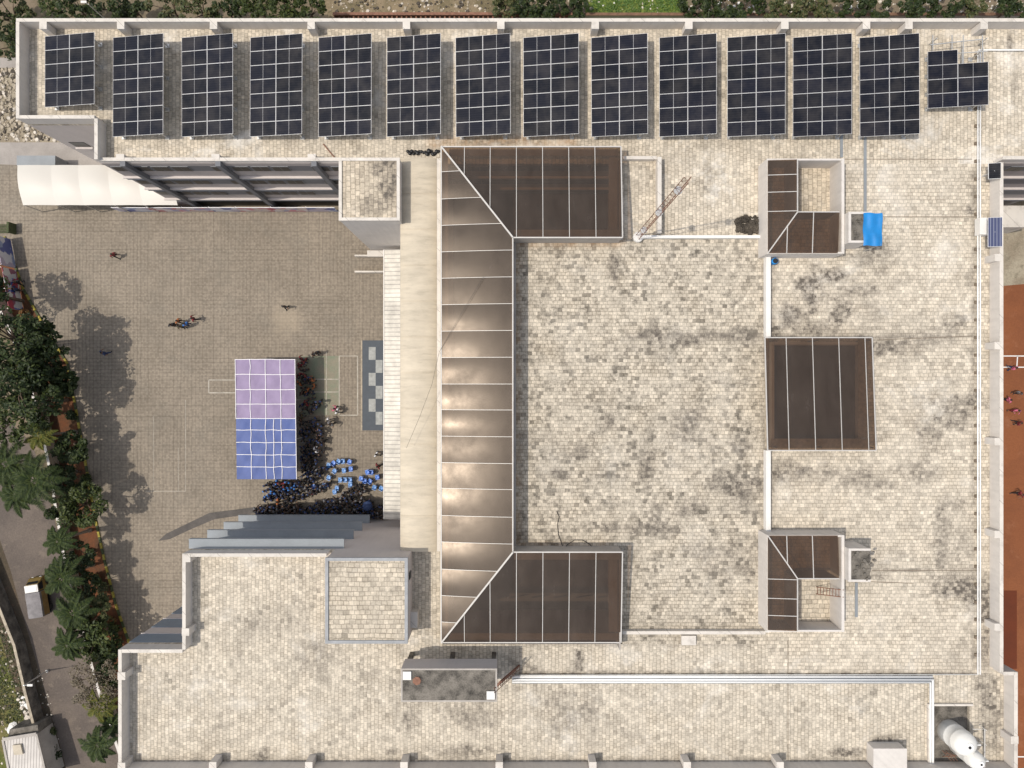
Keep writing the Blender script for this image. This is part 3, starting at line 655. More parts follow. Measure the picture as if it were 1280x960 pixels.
for p, q in (((Xo, Yno, ZL), (Xo, Yso, ZL)), ((Xi, Yni, ZH), (Xi, Ysi, ZH)), ((Xo, Yno, ZL), (Xe, Yno, ZL)), ((Xo, Yso, ZL), (Xe, Yso, ZL)), ((Xi, Yni, ZH), (Xe, Yni, ZH)), ((Xi, Ysi, ZH), (Xe, Ysi, ZH)), ((Xe, Yno, ZL), (Xe, Yni, ZH)), ((Xe, Yso, ZL), (Xe, Ysi, ZH))):
    ed.bar(Vector(p) + Vector((0, 0, .0)), Vector(q) + Vector((0, 0, .0)), .09, .14)
ed.build('edge_beam', M['rafter'], at_c)
sf = MB()
sf.box(Xo + .05, Xo + .50, Yso + .3, Yno - .3, ZL - .42, ZL - .36); sf.box(Xo + .6, Xe - .15, Yno - .60, Yno - .08, ZL - .42, ZL - .36); sf.box(Xo + .6, Xe - .15, Yso + .08, Yso + .60, ZL - .42, ZL - .36)
sf.box(Xi + .1, Xe - .15, Yni + .2, Yni + .75, ZH - .75, ZH - .68); sf.box(Xi + .1, Xe - .15, Ysi - .75, Ysi - .2, ZH - .75, ZH - .68)
sf.box(Xe - .9, Xe - .2, Yni + .8, Yno - .7, ZL - .5, ZL - .42); sf.box(Xe - .9, Xe - .2, Yso + .7, Ysi - .8, ZL - .5, ZL - .42)
sf.build('added_edge_shelf', M['concrete'], at_c)  # shelves added to catch light and brown the sheet edges from below
cb = MB()
cb.box(Xi - .12, Xi - .02, Ysi, Yni, R - .4, ZH - .1)            # upstand sheeting under the high edge
cb.box(Xi, Xe, Yni + .02, Yni + .12, R - .4, ZH - .1); cb.box(Xi, Xe, Ysi - .12, Ysi - .02, R - .4, ZH - .1)
cb.box(Xe - .14, Xe - .04, Yni + .125, YN2 - .1, R - .4, ZL + .1); cb.box(Xe - .14, Xe - .04, YV3 + .1, Ysi - .125, R - .4, ZL + .1)
cb.build('upstand', M['concrete'], at_c)
cb = MB().box(XV0 + .0, XV0 + .2, YV3 + .3, YN2 - .3, 5, ZL - .12)
for x in [cw[i] for i in range(1, 8)]: cb.box(x - .06, x + .06, YN2 - .12, YN2 - .005, R - 2, R + 1.2); cb.box(x - .06, x + .06, YV3 + .45, YV3 + .57, R - 2, R + 1.1)
cb.build('support_post', M['cream'], at_c)
cbl = tag(MB().tube([at(508, 560, R + 1.4), at(525, 520, R + 1.7), at(540, 480, R + 1.7), at(549, 440, R + 1.6), at(575, 395, ZL + .6), at(605, 345, ZL + .9)], .011, 5).build('cable', M['black']), 'long thin black cable strung from the cream vault over the bronze canopy', 'cable')

# cream vaulted canopy in front of the atrium
va = thing('vaulted_canopy', (ax(525, R), 0, R), 'long cream barrel vaulted canopy on the courtyard side of the atrium', 'canopy')
VZ = 14.55; vx0, vx1 = ax(500.5, VZ), ax(546, VZ); vy0, vy1 = ay(689, VZ), ay(198, VZ)
nv = 11; vys = [vy0 + (vy1 - vy0) * i / nv for i in range(nv + 1)]
for a, b in zip(vys, vys[1:]):
    def fn(u, v, a=a, b=b):
        y = a + (b - a) * v; t = math.pi * (.12 + .76 * u); c0 = math.cos(math.pi * .12)
        x = (vx0 + vx1) / 2 - math.cos(t) / c0 * (vx1 - vx0) / 2
        return (x, y, VZ + .42 * (math.sin(t) - math.sin(math.pi * .12)) + .02 * math.sin(math.pi * v))
    MB().grid(fn, 14, 6, th=.02).build('vault_sheet', M['cream'], va, smooth=True)
for y in vys[1:-1]:
    pts = []
    for i in range(11):
        t = math.pi * (.12 + .076 * i); pts.append(((vx0 + vx1) / 2 - math.cos(t) / math.cos(math.pi * .12) * (vx1 - vx0) / 2, y, VZ + .02 + .42 * (math.sin(t) - math.sin(math.pi * .12))))
    MB().tube(pts, .03, 4).build('rib', M['cream'], va)
MB().box(vx1 + .01, vx1 + .32, vy0, vy1, VZ - .3, VZ + .02).box(vx1 + .26, vx1 + .34, vy0, vy1, VZ + .022, VZ + .09).build('gutter', M['cap'], va)
MB().box(vx0 - .02, vx0 + .05, vy0, vy1, VZ - .12, VZ - .02).box(vx0 + .1, vx0 + .3, vy0 + .1, vy1 - .1, 13.7, VZ - .125).box(vx1 - .3, vx1 - .1, vy0 + .1, vy1 - .1, 13.7, VZ - .125).build('edge_beam', M['concrete'], va)

# ribbed metal awning over the courtyard entrance
aw = thing('ribbed_awning', (ax(490, 5), 0, 4.5), 'narrow off white ribbed metal awning along the courtyard edge of the vault', 'awning')
AX0, AX1 = ax(480, 5), XM - .01
MB().add([(AX0, ay(649, 5), 4.95), (AX1, ay(649, 5), 5.25), (AX1, ay(312, 5), 5.25), (AX0, ay(312, 5), 4.95)], [(0, 1, 2, 3)]).add([(AX0, ay(649, 5), 4.91), (AX1, ay(649, 5), 5.21), (AX1, ay(312, 5), 5.21), (AX0, ay(312, 5), 4.91)], [(3, 2, 1, 0)]).build('ribbed_sheet', M['ribbed'], aw)
MB().box(AX0 - .06, AX0 + .02, ay(649, 5), ay(312, 5), 4.86, 5.0).build('edge_trim', M['white'], aw)
for i in range(8):
    y = ay(640, 5) + (ay(320, 5) - ay(640, 5)) * i / 7
    MB().bar((AX0 + .05, y, 4.85), (AX1, y, 4.1), .07, .07).build('bracket', M['steel_grey'], aw)

# ------------------------------------------------------------------ stair enclosures on the east roof and the plain canopy between
def enclosure(south):
    s = -1 if south else 1
    h = 2.2; Z = R + h
    lab = ('roof stair enclosure with L shaped bronze cover, ladder and tiled well, towards the lower right' if south else 'roof stair enclosure with L shaped bronze cover and tiled well beside the blue tarpaulin')
    x0, x1 = ax(959, Z), ax(1055.5, Z)
    if not south: ya, yb = ay(198, Z), ay(317, Z)
    else: ya, yb = ay(790, Z), ay(669, Z)
    o = thing('stair_enclosure', ((x0 + x1) / 2, (ya + yb) / 2, R), lab, 'roof stairwell')
    t = .22; yl, yh = min(ya, yb), max(ya, yb)
    b = MB().box(x0, x0 + .1, yl, yh, R + .003, Z - .05).box(x1 - t, x1, yl, yh, R + .003, Z + .0)
    b.box(x0 + .1, x1 - t, yl, yl + .14, R + .003, Z - .05).box(x0 + .1, x1 - t, yh - .14, yh, R + .003, Z - .05)
    b.build('wall', M['paint'], o)
    # covers: west strip and the strip on the side toward the middle of the roof
    zc = Z + .0
    wx0, wx1 = ax(959.5, Z), ax(995, Z)
    if not south: a_out, a_in, end = ay(316.5, Z), ay(266, Z), ay(200.5, Z)
    else: a_out, a_in, end = ay(669.5, Z), ay(722, Z), ay(787.5, Z)
    ex = ax(1047, Z)
    zi, zo = zc + .28, zc + .02
    MB().add([(wx0, end, zo), (wx1, end, zi), (wx1, a_in, zi), (wx0, a_out, zo)], [(0, 1, 2, 3) if not south else (3, 2, 1, 0)]).build('polycarbonate_sheet', M['bronze'], o)
    MB().add([(wx0, a_out, zo), (wx1, a_in, zi), (ex, a_in, zi), (ex, a_out, zo)], [(0, 3, 2, 1) if south else (0, 1, 2, 3)]).build('polycarbonate_sheet', M['bronze'], o)
    MB().bar((wx0, a_out, zo + .05), (wx1, a_in, zi + .05), .09, .05).build('hip_flashing', M['rafter'], o)
    dy = (a_in - end)
    for f in (.28, .60, .96) if True else (): 
        y = end + dy * f * 1.02
        MB().bar((wx0, y, zo + .04), (wx1, y, zi + .04), .05, .04).build('rafter', M['rafter'], o)
    for px in (983, 1015):
        x = ax(px, Z); k = min(1, (x - wx0) / (wx1 - wx0)); yy = a_out + (a_in - a_out) * k
        MB().bar((x, a_out, zo + .04), (x, yy, zo + (zi - zo) * k + .04), .06, .05).build('rafter', M['rafter'], o)
    MB().bar((wx1, end, zi), (wx1, a_in, zi), .08, .12).bar((wx1, a_in, zi), (ex, a_in, zi), .08, .12).build('edge_beam', M['rafter'], o)
    MB().box(wx1 - .15, wx1 - .04, min(end, a_in), max(end, a_in), R + .003, zi - .1).build('partition', M['concrete'], o)
    MB().box(wx1, ex - .1, a_in - .05, a_in + .05, R + .003, zi - .1).build('partition', M['concrete'], o)
    MB().sheet([(wx1 + .05, min(end, a_in)), (x1 - t - .02, min(end, a_in)), (x1 - t - .02, max(end, a_in)), (wx1 + .05, max(end, a_in))], R + .012).build('well_floor', M['tile_block_v' if not south else 'tile_block'], o)
    return o
enclosure(False); enclosure(True)
for south in (False, True):
    Z = R + 2.9
    x0, x1 = ax(1061, Z), ax(1088, Z)
    ya, yb = (ay(303, Z), ay(265, Z)) if not south else (ay(727, Z), ay(686, Z))
    o = thing('lift_machine_room', ((x0 + x1) / 2, (ya + yb) / 2, R), 'small pale roof block with mouldy top half covered by the blue tarpaulin' if not south else 'small pale roof block with broken mouldy top beside the ladder', 'roof block')
    b = MB().box(x0, x1, ya, yb, R, Z - .2); b.build('wall', M['paint'], o)
    rm = MB()
    rm.box(x0 - .02, x0 + .18, ya - .02, yb + .02, Z - .198, Z); rm.box(x0 + .182, x1 + .02, ya - .02, ya + .15, Z - .198, Z); rm.box(x0 + .182, x1 + .02, yb - .15, yb + .02, Z - .198, Z); rm.build('rim', M['paint'], o)
    top = MB().box(x0 + .182, x1, ya + .152, yb - .152, Z - .198, Z - .08)
    for i in range(30):
        if not south and i > 8: break
        cx, cy = random.uniform(x0 + .4, x1 + (.35 if south else -.5)), random.uniform(ya + .2, yb - .1); r = random.uniform(.06, .2)
        top.prism([(cx + r * math.cos(a) * random.uniform(.6, 1.1), cy + r * math.sin(a) * random.uniform(.6, 1.1)) for a in (0, 1.1, 2.3, 3.4, 4.6, 5.5)], Z - .15, Z - .02 + random.uniform(0, .16))
    top.build('mouldy_top', M['concrete_old'], o)
    if not south:
        MB().box(x0 - .3, x0 - .003, ya - .2, ya + .25, R, R + .6).build('stub_wall', M['paint'], o)
tx0, tx1 = ax(1079.5, R + 3.1), ax(1103.5, R + 3.1); ty0, ty1 = ay(307, R + 3.1), ay(266, R + 3.1)
tp = MB().grid(lambda u, v: (tx0 + (tx1 - tx0) * u + .03 * math.sin(9 * v), ty0 + (ty1 - ty0) * v + .03 * math.sin(7 * u), R + 3.05 + .05 * math.sin(11 * u) * math.sin(5 * v + 1) + (.0 if u < .6 else -.12 * (u - .6))), 14, 18, th=.02)
to = thing('tarpaulin_shelter', ((tx0 + tx1) / 2, (ty0 + ty1) / 2, R), 'bright blue tarpaulin sheet stretched over the small roof block', 'tarpaulin'); tp.build('tarpaulin', M['blue_tarp'], to, smooth=True)
ps = MB()
for x, y in ((tx1 - .1, ty0 + .1), (tx1 - .1, ty1 - .1)): ps.tube([(x, y, R), (x, y, R + 2.98)], .035, 6)
ps.bar((tx1 - .1, ty0 + .1, R + 2.95), (tx1 - .1, ty1 - .1, R + 2.95), .05, .05)
ps.build('frame', M['galv'], to)

# plain shed canopy
cz0, cz1 = R + 2.9, R + 2.0
mc = thing('shed_canopy', (ax(1025, R), ay(492, R), R), 'square bronze canopy with four pale rafters alone on the right side of the roof', 'canopy')
qx0, qx1 = ax(956.5, R + 2.2), ax(1093, R + 2.5); qy0, qy1 = ay(563, R + 2.75), ay(422, R + 2.1)
zz = lambda y: R + 2.75 - .65 * (y - qy0) / (qy1 - qy0)
qxs = [qx0] + [ax(p, R + 2.4) for p in (984, 1017, 1050, 1083)] + [qx1]
for a, b in zip(qxs, qxs[1:]):
    MB().grid(lambda u, v, a=a, b=b: (a + (b - a) * u, qy0 + (qy1 - qy0) * v, zz(qy0 + (qy1 - qy0) * v) + .03 * math.sin(math.pi * u)), 6, 12).build('polycarbonate_sheet', M['bronze'], mc, smooth=True)
for x in qxs[1:-1]:
    ym = (qy0 + qy1) / 2
    MB().bar((x, qy0, zz(qy0) + .05), (x, ym, zz(ym) + .05), .05, .04).bar((x, ym, zz(ym) + .05), (x, qy1, zz(qy1) + .05), .05, .04).build('rafter', M['rafter'], mc)
eb = MB()
for x in (qx0, qx1):
    eb.bar((x, qy0, zz(qy0)), (x, ym, zz(ym)), .08, .1).bar((x, ym, zz(ym)), (x, qy1, zz(qy1)), .08, .1)
for y in (qy0, qy1): eb.bar((qx0, y, zz(y)), (qx1, y, zz(y)), .08, .1)
eb.build('edge_beam', M['rafter'], mc)
for x in (qx0 + .7, (qx0 + qx1) / 2, qx1 - .2):
    for y in (qy0 + .2, qy1 - .2): MB().tube([(x, y, R), (x, y, zz(y) - .04)], .06, 8).build('post', M['steel_grey'], mc)
sk = MB().box(qx0 + .78, qx0 + .98, qy0 + .3, qy1 - .3, R + .003, R + 1.4).box(qx0 + 1.0, qx1 - .35, qy0 + .3, qy0 + .5, R + .003, R + 1.2).box(qx0 + 1.0, qx1 - .35, qy1 - .5, qy1 - .3, R + .003, R + 1.2).box(qx1 - .34, qx1 - .14, qy0 + .3, qy1 - .3, R + .003, R + 1.2)
sk.build('upstand', M['paint'], mc)
MB().box(qx0 + .1, qx0 + .45, qy0 + .1, qy1 - .1, R + 1.75, R + 1.8).box(qx0 + .5, qx1 - .1, qy0 + .1, qy0 + .85, R + 1.95, R + 2.0).box(qx1 - .85, qx1 - .12, qy0 + .9, qy1 - .1, R + 1.55, R + 1.6).build('added_edge_shelf', M['stone'], mc)  # shelves added under the sheets so their edges look lighter brown
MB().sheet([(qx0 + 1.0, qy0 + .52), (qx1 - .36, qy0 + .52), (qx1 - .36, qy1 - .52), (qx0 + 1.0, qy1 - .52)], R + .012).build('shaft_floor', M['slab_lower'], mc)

# ------------------------------------------------------------------ solar arrays
pan_mesh = {}
def panel_mesh():
    b = MB(); L2, W2 = 1.09, .555
    b.box(-L2, L2, -W2, W2, -.035, 0, 0)
    for sx in (-1, 1):
        x0, x1 = (.008, L2 - .02) if sx > 0 else (-L2 + .02, -.008)
        b.box(x0, x1, -W2 + .018, W2 - .018, .0005, .004, 1)
    return b
AR_W, AR_RISE, AR_Z = 4.33, .77, 1.0
tilt = math.atan2(AR_RISE, AR_W)
pm = None
def solar_array(px_left, px_top, n_rows, label, cells_=None, first=False):
    global pm
    z0 = R + AR_Z; x0 = ax(px_left, z0); ytop = ay(px_top, z0)
    t = thing('solar_array', (x0 + AR_W / 2, ytop - n_rows * 1.12 / 2, R), label, 'solar array', 'solar arrays along the north roof')
    if cells_ is None: cells_ = [(c, r) for c in range(2) for r in range(n_rows)]
    for (c, r) in cells_:
        if pm is None:
            o = panel_mesh().build('solar_panel', [M['silver'], M['cells']], None, (0, 0, 0)); pm = o.data
        else:
            o = bpy.data.objects.new('solar_panel', pm); C.objects.link(o)
        o.parent = t; fx = (.25 + .5 * c)
        o.location = ((fx - .5) * AR_W, n_rows * 1.12 / 2 - (r + .5) * 1.12, AR_Z + AR_RISE * fx)
        o.rotation_euler = (0, -tilt, 0)
    t.rotation_euler = (0, 0, R_(random.uniform(-.25, .25)))
    b = MB(); org = Vector(t.location)
    def zat(f): return R + AR_Z + AR_RISE * f - .075
    ys = [ytop - .25, ytop - n_rows * 1.12 * .36, ytop - n_rows * 1.12 * .68, ytop - n_rows * 1.12 + .25]
    for f in (.08, .42, .58, .92):
        b.bar((x0 + AR_W * f, ytop + .02, zat(f)), (x0 + AR_W * f, ytop - n_rows * 1.12 - .02, zat(f)), .05, .06)
    for y in ys: b.bar((x0, y, zat(0) - .07), (x0 + AR_W, y, zat(1) - .07), .05, .07)
    b.build('frame_rail', M['galv'], t)
    for y in ys:
        for f in (.1, .9):
            MB().box(x0 + AR_W * f - .04, x0 + AR_W * f + .04, y - .04, y + .04, R, zat(f) - .1).box(x0 + AR_W * f - .16, x0 + AR_W * f + .16, y - .16, y + .16, R, R + .12).build('leg', M['galv'], t)
    return t
lefts = [56, 141, 227, 312.5, 398, 483.5, 569.5, 654, 739, 824, 909, 991, 1074.5]
ordn = ['second', 'third', 'fourth', 'fifth', 'sixth', 'seventh', 'eighth', 'ninth', 'tenth', 'eleventh', 'twelfth', 'thirteenth']
hints = ['next to the short one', 'above the first grey facade fin', 'above the second bay of the facade', 'above the third grey facade fin', 'left of the bronze canopy corner', 'above the bronze canopy mitre corner', 'above the bronze canopy left half', 'above the bronze canopy right end', 'just right of the bronze canopy end', 'above the rusty lattice mast', 'above the upper stair enclosure', 'the last full one']
solar_array(lefts[0], 45.5, 5, 'short five row solar array at the left end of the north roof')
for i, l in enumerate(lefts[1:]):
    solar_array(l, 47, 7, 'tilted seven row solar array, %s from the left, %s' % (ordn[i], hints[i]))
sa = solar_array(1159.5, 64.5, 4, 'small stepped solar array with bare steel frame at the right end of the north roof', [(0, 0), (0, 1), (0, 2), (0, 3), (1, 1), (1, 2), (1, 3)])
b = MB(); xa = ax(1159, R + 1.1)
for px, pe in ((1166, 62.5), (1190, 61.5), (1204, 79), (1228, 77)): b.bar(at(px, 44, R + 1.2), at(px, pe, R + 1.3), .06, .06)
b.bar(at(1163, 56, R + 1.27), at(1229, 49, R + 1.35), .06, .06)
b.build('frame_rail', M['galv'], sa)
for px in (1166, 1228): MB().box(ax(px, R + .6) - .04, ax(px, R + .6) + .04, ay(52, R + .6) - .04, ay(52, R + .6) + .04, R, R + 1.2).build('leg', M['galv'], sa)
for nm, px0, px1, py0, py1, lab in (('small_solar_panel', 1237, 1250, 204, 223, 'small dark solar panel on the right parapet near the facade corner'), ('small_solar_panel', 1236.5, 1251.5, 272, 308, 'taller blue solar panel on the right parapet beside the white box')):
    z = PT + .35; o = thing(nm, at((px0 + px1) / 2, (py0 + py1) / 2, R), lab, 'solar panel')
    x0, x1, y0, y1 = ax(px0, z), ax(px1, z), ay(py1, z), ay(py0, z)
    MB().add([(x0, y0, z - .1), (x1, y0, z + .1), (x1, y1, z + .1), (x0, y1, z - .1)], [(0, 1, 2, 3)]).build('cell_sheet', M['cells'] if nm and py0 < 250 else stripes_mat('blue_cells', (.05, .06, .13), (.35, .37, .42), .22, 0, .12, .3), o)
    MB().add([(x0 - .03, y0 - .03, z - .14), (x1 + .03, y0 - .03, z + .09), (x1 + .03, y1 + .03, z + .09), (x0 - .03, y1 + .03, z - .14)], [(0, 1, 2, 3)]).bar(((x0 + x1) / 2, (y0 + y1) / 2, R), ((x0 + x1) / 2, (y0 + y1) / 2, z), .06, .06).build('frame', M['silver'], o)
cbx = thing('control_box', at(1229, 282, R), 'white control box standing by the right parapet beside the blue solar panel', 'electrical box')
MB().box(ax(1225, R + .8), ax(1234, R + .8), ay(293, R + .8), ay(272, R + .8), R + .1, R + .8).build('body', M['white'], cbx)
MB().box(ax(1226, R), ax(1232, R), ay(296, R), ay(275, R), R, R + .1).build('base', M['concrete'], cbx)

# cable trays on the roof
for i, (px, y0, y1, lab) in enumerate(((1051.5, 169, 197, 'short grey cable tray between a solar array and the upper stair enclosure'), (1081, 169, 265, 'long grey cable tray from a solar array down to the blue tarpaulin'), (1070, 728, 771, 'grey cable tray on the tiles below the broken roof block'))):
    tag(MB().box(ax(px - 1.7, R), ax(px + 1.7, R), ay(y1, R), ay(y0, R), R + .002, R + .09).build('cable_tray', M['tray']), lab, 'cable tray', 'grey cable trays on the roof')

# ------------------------------------------------------------------ pipes
def pipe_run(lines, r, sup, label):
    o = thing('pipe_run', Vector(lines[0][0]) * 1, label, 'pipe')
    b = MB()
    for p in lines: b.tube(p, r, 8)
    b.build('pipe', M['pvc'], o, smooth=True)
    for i, (x, y, sx, sy) in enumerate(sup):
        if i == 0: s0 = MB().box(x - sx, x + sx, y - sy, y + sy, R + .002, R + .2).build('pipe_support', M['support'], o); s0x, s0y = x, y
        else:
            s = s0.copy(); C.objects.link(s); s.parent = o; s.location = (x - s0x, y - s0y, 0)
    return o
zp = R + .28
pipe_run([[at(1222.3, 64, zp), at(1222.3, 843, zp)]], .055, [(ax(1220, R), ay(y, R), .16, .12) for y in range(70, 840, 22)], 'pair of white pipes running down the right side of the roof on brown blocks')
pr = [o for o in C.objects if o.name.startswith('pipe_run')][0]
MB().tube([at(1225.3, 64, zp), at(1225.3, 843, zp)], .055, 8).build('pipe', M['pvc'], pr, smooth=True)
MB().tube([at(1223, 62.5, zp), at(1330, 62.5, zp)], .055, 8).build('pipe', M['pvc'], pr, smooth=True)
pipe_run([[at(640, y, zp), at(1166, y, zp)] for y in (846, 849.5)], .085, [(ax(x, R), ay(843.5, R), .18, .10) for x in range(658, 1160, 22)], 'bundle of three white pipes along the lower roof towards the water tanks')
pr = [o for o in C.objects if o.name.startswith('pipe_run')][1]
MB().tube([at(640, 852.5, zp), at(1163, 852.5, zp)], .06, 8).build('pipe', M['pvc'], pr, smooth=True)
MB().tube([at(1166, 849, zp), at(1166, 1000, zp)], .10, 8).tube([at(1163, 853, zp), at(1163, 1000, zp)], .07, 8).build('pipe', M['pvc'], pr, smooth=True)
MB().tube([at(640, 844, zp - .05), at(1223, 843.3, zp - .05)], .03, 8).build('pipe', M['pvc'], pr, smooth=True)
MB().box(ax(640, R), ax(1165, R), ay(854, R), ay(845, R), R + .002, R + .06).build('pipe_bed', M['ledge'], pr)

# ------------------------------------------------------------------ lattice mast, ladder, tank block, tanks, clutter
ms = thing('lattice_mast', at(797, 297, R), 'tall rusty lattice mast standing at the top edge of the central roof', 'mast')
bx = at(797, 297, R); HT = 17.6; lg = [Vector((.24 * math.cos(a), .24 * math.sin(a), 0)) for a in (.6, 2.7, 4.8)]
for l in lg: MB().tube([bx + l, bx + l + Vector((0, 0, HT))], .024, 5).build('leg', M['rust'], ms)
br = MB(); n = 22
for i in range(n):
    z0, z1 = HT * i / n, HT * (i + 1) / n
    for j in range(3):
        a, c = lg[j], lg[(j + 1) % 3]
        br.bar(bx + a + Vector((0, 0, z0)), bx + (c if i % 2 else c) + Vector((0, 0, z1)), .012, .012); br.bar(bx + a + Vector((0, 0, z1)), bx + c + Vector((0, 0, z1)), .012, .012)
br.build('bracing', M['rust'], ms)
MB().lathe(bx, [(.42, 0), (.42, .35), (.34, .45)], 14).build('base_drum', M['white'], ms)
bb = MB()
for i in (3, 9, 15): bb.lathe(bx + Vector((0, 0, i)), [(.27, 0), (.27, .05)], 10)
bb.build('collar', M['galv'], ms)

ld = thing('ladder', at(1030, 738, R), 'rusty steel ladder leaning inside the lower right stair enclosure', 'ladder')
p0, p1 = at(1020, 738, R + .1), at(1054.5, 742, R + 2.25); off = Vector((0, .28, 0))
for s in (-1, 1): MB().bar(p0 + off * s, p1 + off * s, .05, .05).build('rail', M['rust'], ld)
rg = MB()
for i in range(9): q = p0.lerp(p1, (i + .5) / 9); rg.bar(q - off, q + off, .035, .035)
rg.build('rung', M['rust'], ld)

tz0, tz1 = R + 1.9, R + 4.0
ex0, ex1, ey0, ey1 = ax(501.5, tz1), ax(621, tz1), ay(877, tz1), ay(836, tz1)
tkb = thing('elevated_tank', ((ex0 + ex1) / 2, (ey0 + ey1) / 2, R), 'long raised concrete water tank with mouldy top on the lower roof', 'water tank')
MB().box(ex0, ex1, ey0, ey1, tz0, tz1 - .06).build('tank_wall', M['paint_mauve'], tkb)
MB().box(ex0 + .1, ex1 - .1, ey0 + .1, ey1 - .1, tz1 - .058, tz1 - .02).build('tank_top', M['concrete_old'], tkb)
rm = MB().box(ex0 - .02, ex0 + .1, ey0 - .02, ey1 + .02, tz1 - .059, tz1).box(ex1 - .1, ex1 + .02, ey0 - .02, ey1 + .02, tz1 - .059, tz1).box(ex0 + .102, ex1 - .102, ey0 - .02, ey0 + .1, tz1 - .059, tz1).box(ex0 + .102, ex1 - .102, ey1 - .1, ey1 + .02, tz1 - .059, tz1)
rm.build('rim', M['concrete'], tkb)
for (a, b_) in ((509, 844), (613.5, 868.5)):
    q = at(a, b_, tz1); MB().box(q.x - .28, q.x + .28, q.y - .28, q.y + .28, tz1 - .018, tz1 + .10).box(q.x - .31, q.x + .31, q.y - .31, q.y + .31, tz1 + .1, tz1 + .13).build('hatch_cover', M['white'], tkb)
q = at(521, 851, tz1); MB().lathe(q - Vector((0, 0, .018)), [(.30, 0), (.33, .05), (.30, .06)], 7).build('rusty_lid', M['rust'], tkb)
for x in (ex0 + .3, (ex0 + ex1) / 2, ex1 - .3):
    for y in (ey0 + .3, ey1 - .3): MB().box(x - .17, x + .17, y - .17, y + .17, R, tz0 - .002).build('pillar', M['concrete_old'], tkb)
st = thing('steel_stair', at(640, 838, R), 'rusty steel stair climbing from the roof pipes to the raised tank', 'stair')
s0, s1 = at(646, 835, R + .1), at(622, 856, R + 4.1); sd = Vector((.22, .25, 0))
for s in (-1, 1): MB().bar(s0 + sd * s, s1 + sd * s, .05, .10).build('stringer', M['rust'], st)
tr = MB()
for i in range(14): q = s0.lerp(s1, (i + .5) / 14); tr.bar(q - sd, q + sd, .16, .03)
tr.build('tread', M['rust'], st)
rl = MB()
for s in (-1, 1):
    rl.tube([s0 + sd * s + Vector((0, 0, .9)), s1 + sd * s + Vector((0, 0, .9))], .025, 5)
    for i in range(6): q = s0.lerp(s1, i / 5) + sd * s; rl.tube([q, q + Vector((0, 0, .9))], .02, 5)
rl.build('handrail', M['rust'], st)

# pit with the plastic water tanks
MB().box(PX0 + .003, PX1 - .003, YS3, PY0 - .003, ZM + .003, R - .30).build('tank_pit_floor', M['concrete_old'], school)
pw = MB().box(PX0 - .18, PX0 - .0, YS3 + .3, PY0 + .15, R + .002, R + .25).box(PX0 + .002, PX1 + .15, PY0 + .0, PY0 + .15, R + .002, R + .25)
pw.build('pit_kerb', M['cap'], school)
def water_tank(px, py, r, h, label):
    c = at(px, py, R - .3); o = thing('water_tank', c, label, 'water tank', 'white plastic water tanks')
    prof = [(r * .97, .0), (r, .05), (r, h * .30), (r * 1.025, h * .32), (r * 1.025, h * .36), (r, h * .38), (r, h * .62), (r * 1.025, h * .64), (r * 1.025, h * .68), (r, h * .70), (r, h * .80), (r * .9, h * .88), (r * .62, h * .96), (r * .34, h)]
    MB().lathe(c, prof, 28).build('shell', M['tank'], o, smooth=True)
    MB().lathe(c + Vector((0, 0, h * .98)), [(r * .36, 0), (r * .36, .10), (r * .30, .13)], 20).build('lid', M['pvc'], o)
    MB().lathe(c + Vector((0, 0, h * .98 + .131)), [(r * .13, 0), (r * .13, .02)], 12).build('vent', M['black'], o)
    MB().tube([c + Vector((r, -r * .1, h * .8)), c + Vector((r + .3, -r * .1, h * .8)), c + Vector((r + .35, -r * .1, 0.05))], .045, 6).build('outlet_pipe', M['pvc'], o)
water_tank(1185, 913, .92, 2.9, 'largest white plastic water tank, in the pit by the white pipes')
water_tank(1196, 931, .66, 3.2, 'slim white plastic water tank with black vent right behind the largest')
water_tank(1184, 966, .85, 2.5, 'off white water tank cut by the bottom edge of the photo')
rr = MB(); a0 = at(1178, 938, R - .3)
for i in range(3):
    rr.tube([a0 + Vector((.25 * i, 0, 0)), a0 + Vector((.25 * i + .2, -.4, .9))], .025, 5); rr.tube([a0 + Vector((.25 * i + .2, 0, .9)), a0 + Vector((.25 * i, -.5, .0))], .025, 5)
rr.tube([a0 + Vector((0, 0, .45)), a0 + Vector((.9, -.2, .5))], .025, 5)
tag(rr.build('trestle', M['rust']), 'small rusty steel trestle between the white water tanks', 'trestle')
rl = thing('guard_rail', at(1228, 935, R), 'thin white guard rail beside the water tank pit', 'railing')
b = MB()
for z in (.5, 1.0): b.tube([at(1216, 911.5, R + z), at(1231, 911.5, R + z), at(1231, 990, R + z)], .03, 6)
b.build('rail', M['white'], rl)
for py in (911.5, 930, 950, 985): MB().tube([Vector((ax(1231, R + .8), ay(py, R + .8), R)), Vector((ax(1231, R + .8), ay(py, R + .8), R + 1.0))], .03, 6).build('post', M['white'], rl)
hb = thing('roof_hatch', at(1106, 945, R), 'pale block house with sloped cap at the lower parapet', 'roof hatch')
hx0, hx1, hy1 = ax(1092, R + 1.2), ax(1132, R + 1.2), ay(936, R + 1.2)
MB().box(hx0, hx1, YP(966) + .3, hy1, R, R + 1.2).build('body', M['paint'], hb); MB().box(hx0 - .06, hx1 + .06, YP(966) + .27, hy1 + .06, R + 1.202, R + 1.3).build('cap_slab', M['paint'], hb)

